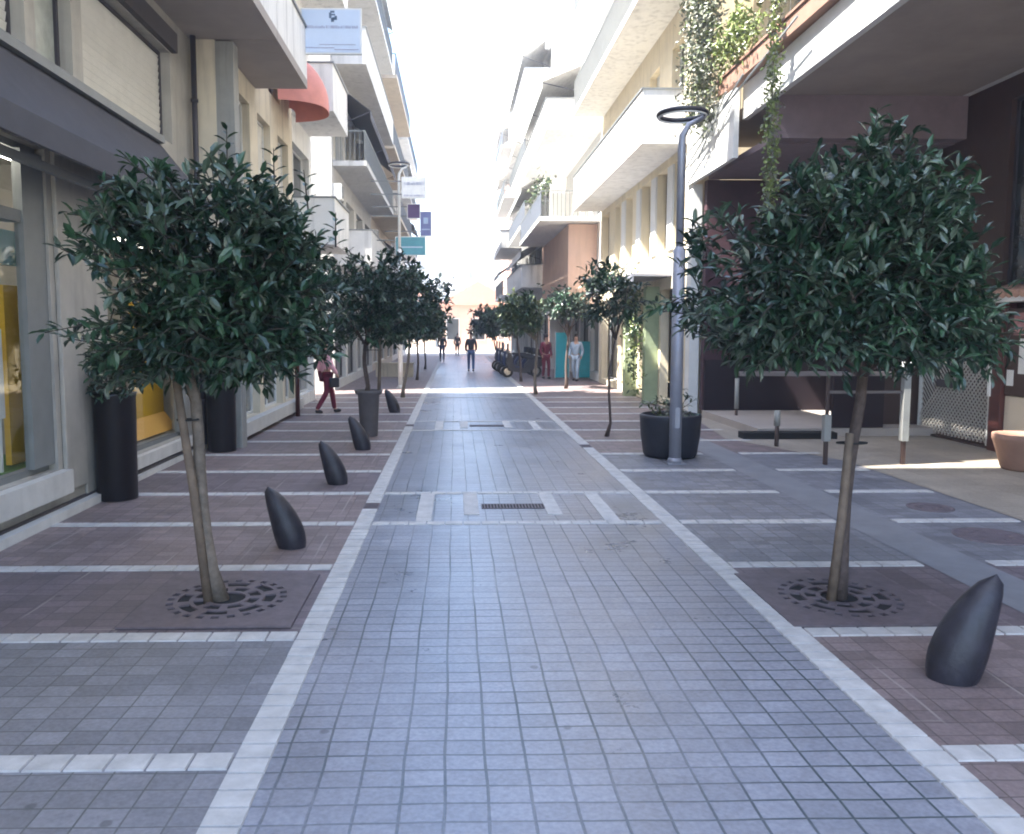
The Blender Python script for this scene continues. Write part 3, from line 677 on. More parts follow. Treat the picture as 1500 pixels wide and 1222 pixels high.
# ============================================================ TREES
def leaf(mb, p, d, up, L, W, mi):
    sd = d.cross(up)
    if sd.length < 1e-4: sd = d.orthogonal()
    sd.normalize(); nn = sd.cross(d).normalized()
    a = p; b = p+d*L*.35+sd*W*.5+nn*W*.16; c = p+d*L*.75+sd*W*.36+nn*W*.1; e = p+d*L-nn*L*.1; f_ = p+d*L*.75-sd*W*.36+nn*W*.1; g_ = p+d*L*.35-sd*W*.5+nn*W*.16
    m1 = p+d*L*.5
    mb.add([a, b, c, e, f_, g_, m1], [(0, 1, 2, 6), (2, 3, 6), (3, 4, 6), (4, 5, 0, 6)], mi)
def rv(r, s=1): return Vector((r.uniform(-s, s), r.uniform(-s, s), r.uniform(-s, s)))
def foliage(r, C, rad, nt, nl, L, W, tips=None, mats=3, flat=.85, lobes=7, droop=.1, voids=(), dome=0.):
    """many twigs in an uneven crown; each twig carries leaves"""
    mb = MB(); br = MB(); C = Vector(C); lob = []
    for i in range(lobes):
        a = i*2.4+r.uniform(-.4, .4); q = r.uniform(-.75, .8)
        lob.append((Vector((math.cos(a)*math.sqrt(1-q*q*.8), math.sin(a)*math.sqrt(1-q*q*.8), q)), r.uniform(.82, 1.22)))
    ks = 0
    while ks < nt:
        d = rv(r).normalized()
        k = max(.72, min(1.18, sum(max(0, d.dot(l))**6*(s-1)*2.2 for l, s in lob)+1))
        rr = (r.random()**.42)
        q = d*rr*k
        if q.z < -.72: continue
        if any((q-Vector(v[:3])).length < v[3] for v in voids) and r.random() < .95: continue
        if dome: fz = 1-dome*max(0, q.z+.15)+.12*max(0, -q.z); q.x *= fz; q.y *= fz
        ks += 1
        p = C+Vector((q.x*rad[0], q.y*rad[1], q.z*rad[2]*(1 if q.z > 0 else flat)))
        out = (q.normalized()*1.0+rv(r, .75)+Vector((0, 0, .25-droop))).normalized()
        tl = r.uniform(.12, .3)
        br.tube([p-out*tl*.5, p+out*tl*.6], [.006, .003], 4, cap=False)
        mi = r.choices([0, 1, 2], [.42, .34, .24])[0]
        for j in range(nl):
            t = (j+.5)/nl; base = p+out*(t-.35)*tl
            ld = (out*r.uniform(.2, .9)+rv(r, .95)+Vector((0, 0, .1-droop))).normalized()
            m = mi if r.random() < .75 else r.randrange(3)
            s = r.uniform(.7, 1.2)
            leaf(mb, base, ld, (Vector((0, 0, 1))+rv(r, .5)).normalized(), L*s, W*s, m)
    return mb, br
def tree(name, label, base, top, C, rad, nt, nl, L, W, seed, bark='bark_dark', stake=None, tr=(.055, .038), mats=('leafA', 'leafB', 'leafC'), sprigs=(), limbs=7, group='round-headed trees along the street', bend=.03, ztr=0, flat=.85, voids=(), dome=0.):
    r = random.Random(seed); t = thing(name, label, 'tree', base, group)
    b = Vector(base); tp = Vector(top); mb = MB(); n = 7; path = []; rr = []
    for i in range(n+1):
        k = i/n; path.append(b.lerp(tp, k)+Vector((math.sin(k*5+seed)*bend, math.cos(k*4+seed)*bend, 0))*(1 if 0 < i < n else 0)); rr.append(tr[0]+(tr[1]-tr[0])*k+(.02 if i == 0 else 0))
    mb.tube(path, rr, 12)
    C = Vector(C)
    for i in range(limbs):
        a = i*2*math.pi/limbs+r.uniform(-.3, .3); q = r.uniform(.1, .75)
        end = C+Vector((math.cos(a)*rad[0]*.75, math.sin(a)*rad[1]*.75, rad[2]*(q-.35)))
        mid = tp.lerp(end, .5)+Vector((0, 0, -.05*rad[2]))+rv(r, .06)
        mb.tube([tp-Vector((0, 0, .06)), tp.lerp(mid, .5)+rv(r, .03), mid, end], [tr[1]*.75, tr[1]*.6, tr[1]*.42, .007], 7)
    mb.tube([tp-Vector((0, 0, .05)), tp.lerp(C, .6)+rv(r, .05), C+Vector((0, 0, rad[2]*.6))], [tr[1]*.9, tr[1]*.6, .01], 8)
    mb.build('trunk', M[bark], t)
    lf, br = foliage(r, C, rad, nt, nl, L, W, flat=flat, voids=voids, dome=dome)
    for (dx, dz, h) in sprigs:       # lone shoots that stand out of the crown
        p0 = C+Vector((dx, r.uniform(-.2, .2), dz)); p1 = p0+Vector((r.uniform(-.04, .04), 0, h))
        br.tube([p0, p1], [.008, .003], 5, cap=False)
        for j in range(int(h/.028)):
            base_ = p0.lerp(p1, (j+.5)/(h/.028)); a = j*2.4
            leaf(lf, base_, Vector((math.cos(a), math.sin(a), .55)).normalized(), Vector((0, 0, 1)), L*.9, W*.9, r.randrange(2))
    cr = lf.build('crown', [M[m] for m in mats], t)
    br.build('twigs', M['twig'], cr)
    if stake:
        s0, s1 = stake; mb = MB(); mb.tube([s0, Vector(s0).lerp(Vector(s1), .5)+Vector((.01, 0, 0)), s1], [.034, .032, .028], 9); mb.build('stake', M['stake'], t)
        mid = Vector(s0).lerp(Vector(s1), .78); tm = b.lerp(tp, .8); mb = MB(); c = (mid+tm)/2
        mb.tube([c+Vector(((.05+abs(mid.x-tm.x)/2)*math.cos(a), .05*math.sin(a), 0)) for a in [i*math.pi/6 for i in range(13)]], .007, 5); mb.build('tie', M['rubber'], t)
    return t
def grate(cx, cy, label, half=.58):
    t = thing('tree_grate', label, 'tree grate', (cx, cy, 0), 'iron grates round the tree trunks')
    mb = MB(); mb.box(cx-half, cx+half, cy-half, cy+half, .002, .012); mb.build('soil_pit', M['void'], t)
    mb = MB(); zb_, zt = .013, .026; n = 48; hh = half
    def sect(r0, r1, a0, a1):
        c = lambda r, a: (cx+r*math.cos(a), cy+r*math.sin(a))
        p = [c(r0, a0), c(r1, a0), c(r1, a1), c(r0, a1)]
        mb.add([(x, y, zb_) for x, y in p]+[(x, y, zt) for x, y in p], [(4,5,6,7),(0,1,5,4),(1,2,6,5),(2,3,7,6),(3,0,4,7)])
    rings = [(.13, .16, 1), (.16, .24, 0), (.24, .27, 1), (.27, .35, 0), (.35, .38, 1), (.38, .43, 2), (.43, .46, 1)]
    for r0, r1, solid in rings:
        for i in range(n):
            a0, a1 = 2*math.pi*i/n, 2*math.pi*(i+1)/n
            if solid == 1 or (solid == 0 and (i+int(r0*40)) % 6 in (0, 1)) or (solid == 2 and i % 2): sect(r0, r1, a0, a1)
    def sq(a):
        m_ = max(abs(math.cos(a)), abs(math.sin(a))); return hh/m_
    for i in range(n):
        a0, a1 = 2*math.pi*i/n, 2*math.pi*(i+1)/n
        p = [(cx+.46*math.cos(a0), cy+.46*math.sin(a0)), (cx+sq(a0)*math.cos(a0), cy+sq(a0)*math.sin(a0)), (cx+sq(a1)*math.cos(a1), cy+sq(a1)*math.sin(a1)), (cx+.46*math.cos(a1), cy+.46*math.sin(a1))]
        mb.add([(x, y, zb_) for x, y in p]+[(x, y, zt) for x, y in p], [(4,5,6,7),(0,1,5,4),(1,2,6,5),(2,3,7,6),(3,0,4,7)])
    mb.build('grille', M['plum_metal'], t)
grate(-1.68, 5.82, 'square iron grate with curved slots round the left foreground tree')
grate(2.84, 5.76, 'square iron grate with curved slots round the right foreground tree')
tree('street_tree', 'big dark-leaved round tree with pale leaning trunk in the left foreground', (-1.74, 5.83, .0), (-1.93, 5.82, 1.72), (-1.66, 5.9, 2.2), (.92, .95, .86), 1000, 11, .115, .044, 3, 'bark_pale',
     stake=((-1.8, 5.76, 0), (-1.985, 5.74, 1.7)), tr=(.05, .038), sprigs=((.0, .8, .45), (.35, .7, .4), (-.2, .75, .25), (.62, .62, .3), (.78, .4, .25), (-.55, .55, .2)), voids=((-.7, -.6, .05, .3), (-.7, .0, .05, .3), (-.7, .6, .1, .3), (.95, 0, -.55, .6), (.1, -.8, .3, .2), (.5, -.7, -.1, .18), (-.3, -.8, -.35, .16), (.55, .2, .75, .25)))
tree('street_tree', 'big dark-leaved round tree with dark slender trunk in the right foreground', (2.83, 5.76, .0), (2.97, 5.8, 1.72), (2.9, 5.85, 2.32), (1.16, 1.1, .98), 1350, 11, .115, .04, 9, 'bark_dark',
     stake=((2.74, 5.68, 0), (2.84, 5.7, 1.25)), tr=(.048, .036), sprigs=((.02, .82, .4), (.1, .8, .25), (-.4, .55, .25), (.6, .5, .2)), flat=.75, dome=.3, voids=((-.2, -.8, .35, .2), (.6, -.5, .45, .2), (.1, -.85, -.2, .16), (-.75, -.2, .5, .25)))
# potted tree
def pot(name, label, c, prof, m, rim=None, cat='planter', soil=True):
    t = thing(name, label, cat, c); mb = MB(); mb.lathe(c, prof, 36); mb.build('body', M[m], t)
    if soil:
        r_, z_ = prof[-1]; mb = MB(); mb.lathe(c, [(r_, z_+.004), (0.0, z_+.02)], 24); mb.build('soil', M['soil'], t)
    return t
pot('tall_pot', 'tall tapered grey pot with flat rim holding a tree on the left pavement', (-1.61, 14.95, 0), [(.001, .01), (.15, .01), (.16, .02), (.2, .78), (.24, .8), (.26, .84), (.26, .87), (.22, .87), (.2, .8)], 'grey_pot')
tree('potted_tree', 'round dark tree growing out of the tall grey pot', (-1.64, 14.95, .8), (-1.66, 15, 1.75), (-1.5, 15, 2.4), (1.15, 1.1, 1.0), 520, 10, .14, .055, 14, 'bark_dark',
     stake=((-1.42, 14.95, .8), (-1.4, 14.95, 1.9)), tr=(.045, .035), group=None)
for (nm, lb, b, tp, C, rad, nt_, L, W, sd, bk, ms) in (
  ('street_tree', 'tree with pale leaning trunk just before the sunlit band on the left', (-1.53, 23.35, 0), (-1.3, 23.4, 1.8), (-1.25, 23.4, 2.5), (1.15, 1.1, 1.05), 340, .2, .08, 5, 'bark_pale', ('leafA', 'leafB', 'leafC')),
  ('street_tree', 'small dark tree past the side street on the left', (-1.5, 31.5, 0), (-1.45, 31.5, 1.6), (-1.3, 31.5, 2.2), (1.0, 1.0, .85), 220, .24, .1, 6, 'bark_dark', ('leafA', 'leafB', 'leafC')),
  ('street_tree', 'farthest tree of the left row, by the edge of the road', (-1.5, 40, 0), (-1.5, 40, 1.6), (-1.4, 40, 2.2), (.9, .9, .8), 160, .28, .12, 7, 'bark_dark', ('leafA', 'leafB', 'leafC')),
  ('young_tree', 'sparse young tree with thin crooked trunk in front of the right glass canopy', (2.81, 14.8, 0), (2.95, 14.8, 1.85), (2.88, 14.8, 2.55), (.62, .6, .68), 110, .14, .055, 8, 'bark_dark', ('leafA', 'leafB', 'leafC')),
  ('street_tree', 'olive green tree with ragged trunk beside the right edge strip', (2.46, 24.5, 0), (2.45, 24.5, 1.7), (2.0, 24.6, 2.35), (.75, .8, .72), 230, .18, .07, 10, 'bark_pale', ('leafO', 'leafB', 'leafC')),
  ('street_tree', 'dark tree in the right row in front of the parked scooters', (2.5, 30.5, 0), (2.35, 30.5, 1.7), (1.75, 30.5, 2.2), (.75, .8, .65), 200, .2, .09, 12, 'bark_dark', ('leafA', 'leafB', 'leafA')),
  ('street_tree', 'farthest dark tree of the right row', (2.3, 44, 0), (2.1, 44, 1.7), (1.85, 44, 2.3), (1.1, 1.0, .9), 200, .26, .11, 13, 'bark_dark', ('leafA', 'leafA', 'leafB')),
  ('street_tree', 'low dark tree in front of the teal panels', (3.7, 26.8, 0), (3.75, 26.8, 1.8), (3.7, 26.8, 2.7), (.8, .8, .45), 150, .18, .075, 15, 'bark_dark', ('leafA', 'leafB', 'leafC'))):
    tree(nm, lb, b, tp, C, rad, nt_, 9, L, W, sd, bk, tr=(.05, .035) if nm == 'street_tree' else (.026, .018), mats=ms, bend=.03 if nm == 'street_tree' else .06)

# climbing and hanging plants on the right
def plantmass(name, label, pts, rad, n, L, W, ms, seed, cat='plant'):
    r = random.Random(seed); mb = MB(); st = MB(); t = thing(name, label, cat, pts[0])
    P = [Vector(p) for p in pts]; st.tube(P, .012, 6)
    for i in range(n):
        k = r.random()*(len(P)-1); j = int(k); c = P[j].lerp(P[j+1], k-j)+Vector((r.gauss(0, rad[0]), r.gauss(0, rad[1]), r.gauss(0, rad[2])))
        leaf(mb, c, (rv(r)+Vector((0, 0, -.3))).normalized(), rv(r).normalized(), L*r.uniform(.7, 1.2), W*r.uniform(.7, 1.2), r.randrange(3))
    st.build('stem', M['bark_pale'], t); mb.build('foliage', [M[m] for m in ms], t)
plantmass('hanging_plant', 'grey green plant trailing over the balcony edge above the white signboard', [(5.15, 17.2, 9.4), (5.1, 17.1, 8.0), (5.1, 17.0, 6.3)], (.16, .36, .2), 4200, .12, .05, ('leafS', 'leafS', 'leafO'), 3)
plantmass('balcony_plant', 'bright green leafy plant in the terracotta balcony box', [(5.3, 14.6, 7.2), (5.3, 15.6, 7.6), (5.3, 16.4, 7.4)], (.12, .25, .24), 900, .15, .045, ('leafY', 'leafO', 'leafY'), 4)
plantmass('hanging_vine', 'long thin yellow green vine hanging down past the white fascia', [(5.15, 13.3, 9.0), (5.13, 13.3, 6.5), (5.15, 13.3, 4.6), (5.15, 13.3, 2.7)], (.06, .07, .1), 2600, .075, .042, ('leafY', 'leafY', 'leafS'), 5)
plantmass('climbing_plant', 'yellow green climber on the pilaster of the yellow building', [(4.8, 21.6, .6), (4.85, 21.7, 2.0), (4.9, 22.2, 3.2)], (.12, .3, .25), 520, .13, .06, ('leafY', 'leafO', 'leafB'), 6)
plantmass('canopy_creeper', 'dark creeper lying along the edge of the grey canopy', [(4.3, 21, 3.4), (4.3, 24, 3.4), (4.3, 26.5, 3.4)], (.08, .5, .12), 500, .15, .06, ('leafA', 'leafB', 'leafC'), 7)
plantmass('terrace_plant', 'dark bushy plants along the terrace rail above the teal panels', [(4.3, 30.3, 3.0), (4.05, 31.5, 3.2), (4.1, 34, 3.1)], (.2, .3, .25), 420, .2, .09, ('leafA', 'leafB', 'leafA'), 8)
plantmass('balcony_plant', 'grey green pot plants along the first balcony of the peach building', [(3.4, 30.3, 7.3), (3.3, 32, 7.5), (3.3, 35, 7.3)], (.12, .5, .2), 300, .2, .08, ('leafB', 'leafS', 'leafO'), 9)
mb = MB(); mb.box(5.3, 5.55, 10.2, 16.6, 6.64, 6.93); mb.box(5.27, 5.58, 10.2, 16.6, 6.93, 6.97)
o = props(mb.build('balcony_box', M['terracotta']), 'long terracotta planter box along the right balcony edge', 'planter')

# ============================================================ BOLLARDS
def bollard_mesh():
    mb = MB(); n = 20; vs = []; H = .56; rows = 13
    for i in range(rows):
        k = i/(rows-1); z = H*k
        r_ = .142*(math.sqrt(max(0, 1-((k-.3)/.705)**2)) if k > .3 else 1-.18*((.3-k)/.3)**2)*(1-.22*k) if k < 1 else .0
        r_ = max(r_, .018 if k < 1 else .002)
        cx_ = -.07*k-.14*k*k         # leans away and curves like a thorn
        for j in range(n):
            t = 2*math.pi*j/n; vs.append((cx_+r_*math.cos(t)*1.08, r_*math.sin(t)*.95, z))
    mb.add(vs, [(i*n+j, i*n+(j+1) % n, (i+1)*n+(j+1) % n, (i+1)*n+j) for i in range(rows-1) for j in range(n)], 0, True)
    return mb
proto = None
for x, y, s, lb in ((-1.5, 7.28, 1, 'leaning thorn-shaped dark bollard nearest on the left pavement'), (-1.52, 10.3, 1, 'second leaning dark bollard from the front on the left'),
                    (-1.53, 13.25, 1, 'third left bollard, just in front of the tall grey pot'), (-1.45, 19.2, 1, 'farthest left bollard, behind the tall grey pot'),
                    (2.84, 4.4, -1, 'big leaning thorn-shaped dark bollard on the right pavement')):
    if proto is None:
        o = proto = bollard_mesh().build('bollard', M['dark_metal'])
    else:
        o = proto.copy(); col.objects.link(o)
    o.location = (x, y, .008); o.scale = (s, 1, 1) if s > 0 else (-1.08, 1.08, 1.08)
    props(o, lb, 'bollard', 'leaning dark bollards')

# ============================================================ PLANTERS
def shrub(label, c, rad, n, seed, ms=('leafA', 'leafB', 'leafC'), L=.09, W=.035):
    r = random.Random(seed); t = thing('shrub', label, 'shrub', c)
    lf, br = foliage(r, (c[0], c[1], c[2]+rad[2]*.8), rad, n, 9, L, W); lf.build('foliage', [M[m] for m in ms], t); br.build('stems', M['bark_dark'], t)
cyl = [(.001, .012), (.22, .012), (.225, .03), (.235, 1.2), (.245, 1.23), (.245, 1.26), (.2, 1.26), (.19, 1.2)]
pot('tall_planter', 'tall black cylinder planter against the near left shop front', (-4.0+.02, 9.45, 0), cyl, 'black_gloss')
pot('tall_planter', 'second tall dark planter, in front of the grey end pier of the left shop fronts', (-3.82, 13.17, 0), cyl, 'black_gloss')
shrub('dark clipped shrub in the nearer black planter', (-3.98, 9.45, 1.2), (.38, .38, .34), 90, 41)
shrub('dark shrub in the farther black planter', (-3.82, 13.17, 1.2), (.3, .3, .3), 55, 42)
pot('round_pot', 'large round dark blue grey pot beside the lamp post', (3.36, 12.45, 0), [(.001, .02), (.38, .02), (.41, .06), (.455, .35), (.47, .6), (.475, .66), (.43, .68), (.41, .6)], 'navy_pot')
shrub('sparse dry shrub with pale twigs in the large round pot', (3.36, 12.45, .6), (.36, .34, .22), 34, 43, ('leafO', 'leafS', 'leafB'), .08, .03)
pot('clay_pot', 'big terracotta pot at the right edge beside the notice case', (8.05, 11.1, 0), [(.001, .02), (.28, .02), (.3, .05), (.4, .4), (.42, .45), (.42, .52), (.37, .52), (.35, .45)], 'terracotta')

# ============================================================ LAMPS
def lamp(label, x, y, H, r0=.09, r1=.055, step=.62, ring=.33, m='grey_metal', off=.0):
    t = thing('street_lamp', label, 'street lamp', (x, y, 0), 'street lamps')
    mb = MB(); zs = H*step; mb.tube([(x, y, 0), (x, y, zs)], r0, 16); mb.tube([(x, y, zs), (x, y, zs+.06)], [r0, r1], 16, cap=False)
    mb.tube([(x, y, zs+.06), (x, y, H-.45), (x+.01, y, H-.3), (x+.1, y, H-.14), (x+ring-.02, y, H-.04)], [r1, r1, r1*.9, r1*.7, r1*.6], 14); mb.build('pole', M[m], t)
    mb = MB(); mb.box(x-.13, x+.13, y-.13, y+.13, .012, .03); mb.tube([(x, y, .03), (x, y, .1)], [r0+.03, r0+.004], 16); mb.build('base_plate', M[m], t)
    mb = MB(); mb.tube([(x+off+ring*math.cos(a), y+ring*math.sin(a), H) for a in [i*math.pi/20 for i in range(41)]], .036, 10, cap=False); hd = mb.build('lamp_ring', M['dark_metal'], t)
    mb = MB(); mb.tube([(x+off+ring*math.cos(a), y+ring*math.sin(a), H-.034) for a in [i*math.pi/20 for i in range(41)]], .016, 8, cap=False); mb.build('light_strip', M['white_item'], hd)
    mb = MB(); mb.box(x-.035, x+.035, y-r0-.006, y-r0+.02, .55, .85); mb.build('access_door', M[m], t)
lamp('tall grey lamp post with a dark ring head beside the round pot', 3.25, 11.75, 5.05, m='grey_metal')
lamp('far grey lamp post with ring head on the left pavement', -1.85, 27.2, 7.4, r0=.08, r1=.05, m='white_metal')
mb = MB(); mb.tube([(-3.6, 18.4, 0), (-3.6, 18.4, 2.9)], .05, 10); mb.tube([(-3.6, 18.4, 2.9), (-3.6, 18.4, 2.96)], [.065, .02], 10)
props(mb.build('post', M['rust_red']), 'thin dark red brown post on the left pavement near the woman in pink', 'post')

# ============================================================ SIGNS
def sign(name, label, x0, x1, y, z0, z1, face, xa, marks=(), frame='white_metal', th=.06):
    t = thing(name, label, 'sign', (x0, y, z0))
    mb = MB(); mb.box(x0, x1, y, y+th, z0, z1); b = mb.build('board', M[frame], t, .006)
    mb = MB(); mb.box(x0+.03, x1-.03, y-.006, y-.001, z0+.03, z1-.03); mb.build('face', M[face], b)
    mb = MB()
    for z in (z0+(z1-z0)*.2, z0+(z1-z0)*.8): mb.bar((xa, y+th/2, z), (x0, y+th/2, z), .035)
    mb.build('bracket', M['greyframe'], t)
    for nm, m, shapes in marks:
        mb = MB()
        for s in shapes: 
            a, b2, c, d = s; W_, H_ = x1-x0, z1-z0
            mb.box(x0+a*W_, x0+b2*W_, y-.012, y-.0065, z0+c*H_, z0+d*H_)
        mb.build(nm, M[m], b)
def wordline(z0, z1, xs, r):
    """illegible line of capitals seen as strokes of varied width"""
    out = []; x = xs[0]
    while x < xs[1]:
        wd = r.uniform(.006, .016); out.append((x, min(x+wd, xs[1]), z0, z1-(z1-z0)*r.choice([0, 0, .3]))); x += wd+r.choice([.006, .006, .008, .02])
    return out
rs = random.Random(4)
sign('hanging_sign', 'pale blue rectangular sign with small dark emblem high on the left', -2.94, -1.78, 16.0, 7.24, 8.09, 'sign_blue', -3.4,
     (('emblem', 'sign_ink', [(.49, .56, .90, .94), (.47, .51, .78, .90), (.5, .57, .84, .87), (.52, .6, .74, .8), (.5, .55, .7, .78), (.56, .6, .78, .83)]),
      ('lettering', 'sign_line', wordline(.56, .62, (.05, .95), rs)+[(.08, .55, .13, .15), (.3, .9, .2, .215), (.55, .95, .09, .11)])))
sign('hanging_sign', 'teal rectangular sign on the left, lowest of the far signs', -2.05, -1.0, 28.0, 4.5, 5.15, 'teal_sign', -2.7, (('lettering', 'sign_blue', [(.1, .9, .42, .47)]),))
sign('hanging_sign', 'white two-line sign on the left below the far lamp head', -1.75, -.95, 26.9, 6.25, 6.95, 'white_item', -2.75, (('lettering', 'sign_line', wordline(.62, .75, (.1, .92), rs)+wordline(.1, .18, (.1, .92), rs)),))
sign('hanging_sign', 'small violet sign under the white two-line sign', -1.6, -1.15, 27.3, 5.65, 6.15, 'violet', -2.75)
sign('hanging_sign', 'blue upright sign with a pale square, rightmost on the left', -1.35, -.9, 31.5, 5.55, 6.5, 'blue_sign', -2.7, (('lettering', 'paleblue', [(.3, .7, .5, .75), (.15, .85, .25, .3)]),))

# ============================================================ RIGHT ARCADE FURNITURE
def thin_post(x, y, zt, zs, label, r=.035):
    t = thing('post', label, 'post', (x, y, .014), 'two-tone posts of the arcade'); mb = MB(); mb.tube([(x, y, .014), (x, y, zs)], r, 12); mb.build('lower_post', M['brown_metal'], t)
    mb = MB(); mb.tube([(x, y, zs), (x, y, zt)], r*1.5, 12); mb.build('sleeve', M['sleeve'], t); return t
bt = thing('barrier', 'pale topped barrier rail on dark legs behind the right tree trunk', 'barrier', (5.43, 11.7, .014))
for x, zt in ((5.43, 1.0), (6.58, 1.45)):
    mb = MB(); mb.bar((x, 11.6, .014), (x, 11.6, .36), .05); mb.build('leg', M['brown_metal'], bt)
    mb = MB(); mb.box(x-.05, x+.05, 11.55, 11.65, .36, zt if x > 6 else .75); mb.build('leg_sleeve', M['sleeve'], bt, .004)
mb = MB(); mb.box(5.41, 5.45, 11.58, 11.62, .75, 1.32); mb.build('upright', M['brown_metal'], bt)
mb = MB(); mb.box(4.1, 6.52, 11.52, 11.68, 1.32, 1.38); mb.build('top_rail', M['rail_brown'], bt, .004)
mb = MB(); mb.box(5.46, 6.52, 11.585, 11.615, 1.06, 1.1); mb.build('lower_rail', M['rail_brown'], bt)
mb = MB(); mb.box(6.46, 6.7, 11.5, 11.7, 1.452, 1.52); mb.build('lamp_cap', M['white_item'], bt)
thin_post(5.45, 13.45, .62, .36, 'short two-tone post left of the barrier, dark foot and pale top')
thin_post(6.0, 17.0, .95, .3, 'pale post standing before the dark plum wall', .03)
# low near-black slab lying on the arcade floor
mb = MB(); mb.box(5.2, 6.9, 14.3, 14.6, .014, .13); props(mb.build('low_slab', M['void']), 'low dark trough on the arcade floor before the plum wall', 'trough')
# lattice gate
lg = thing('lattice_gate', 'white folding lattice gate in the shade at the right', 'gate', (8.9, 13.6, .014))
mb = MB(); X0, ya, yb, zt = 8.9, 13.15, 15.2, 2.3
for i in range(-24, 24):
    for sgn in (1, -1):
        y0_ = ya+i*.1; z0_ = .08; y1_ = y0_+sgn*2.2; z1_ = 2.28
        # clip to the gate rectangle
        def at(y): return z0_+(y-y0_)/(y1_-y0_)*(z1_-z0_)
        lo, hi = sorted((y0_, y1_)); lo = max(lo, ya+.03); hi = min(hi, yb-.03)
        if hi-lo > .08:
            o_ = .012*sgn; mb.bar((X0+o_, lo, at(lo)), (X0+o_, hi, at(hi)), .02, .014)
mb.build('lattice', M['lattice'], lg)
mb = MB(); mb.box(X0-.03, X0+.03, ya, ya+.05, .05, zt); mb.box(X0-.03, X0+.03, yb-.05, yb, .05, zt); mb.box(X0-.03, X0+.03, ya+.05, yb-.05, zt-.05, zt); mb.build('gate_frame', M['white_metal'], lg)
mb = MB(); mb.box(X0-.06, X0+.06, ya, yb, .014, .05); mb.build('bottom_track', M['brown_metal'], lg)
mb = MB(); mb.box(X0-.06, X0-.035, 14.0, 14.6, .95, 1.08); mb.build('name_plate', M['darkframe'], lg)
# notice case
nc = thing('notice_case', 'glazed notice case with small tiled roof and red brown post at the right edge', 'notice case', (8.85, 12.5, .014))
mb = MB(); mb.box(8.75, 8.95, 12.72, 12.98, .014, 2.4); mb.build('post', M['rust_red'], nc)
mb = MB(); mb.box(8.75, 8.95, 9.3, 9.5, .014, 2.4); mb.build('post', M['rust_red'], nc)
mb = MB(); mb.box(8.72, 8.745, 12.94, 13.0, .9, 2.42); mb.build('edge_trim', M['white_item'], nc)
mb = MB(); mb.box(8.8, 8.93, 9.52, 12.7, .95, 2.32); mb.build('cabinet', M['brown_metal'], nc)
mb = MB(); mb.box(8.79, 8.798, 11.9, 12.4, 1.3, 1.85); mb.box(8.79, 8.798, 12.5, 12.65, 1.1, 1.35); mb.box(8.79, 8.798, 10.8, 11.5, 1.25, 1.9); mb.build('paper_notice', M['white_item'], nc)
mb = MB(); mb.box(8.79, 8.798, 11.8, 12.55, 1.9, 2.25); mb.build('poster', M['poster_pink'], nc)
mb = MB(); mb.box(8.82, 8.93, 9.52, 12.7, .3, .93); mb.build('lower_panel', M['beige'], nc)
mb = MB(); mb.box(8.5, 8.96, 9.2, 13.1, 2.42, 2.5); mb.build('eave', M['white_item'], nc)
mb = MB()
for i in range(26): y = 9.25+i*.15; mb.tube([(8.46, y, 2.53), (8.98, y, 2.66)], .06, 8)
mb.build('roof_tiles', M['rooftile'], nc)

# ============================================================ TEAL PANELS
tp_ = thing('teal_screen', 'bright teal double panel standing before the peach building', 'screen', (4.7, 32.3, .01))
for x0, x1, h in ((4.02, 4.55, 1.85), (4.85, 5.4, 1.5)):
    mb = MB(); mb.box(x0, x1, 32.2, 32.28, .05, h); mb.build('panel', M['teal'], tp_, .01)
mb = MB()
for x in (4.0, 4.57, 4.83, 5.42): mb.box(x-.018, x+.018, 32.19, 32.29, .01, 1.9)
mb.build('frame', M['palegrey'], tp_)
mb = MB(); mb.box(-3.3, -1.75, 33.5, 33.75, .008, .55); mb.box(-3.35, -1.7, 33.45, 33.8, .55, .6)
props(mb.build('low_wall', M['cream']), 'low cream wall across the left pavement past the side street', 'wall')

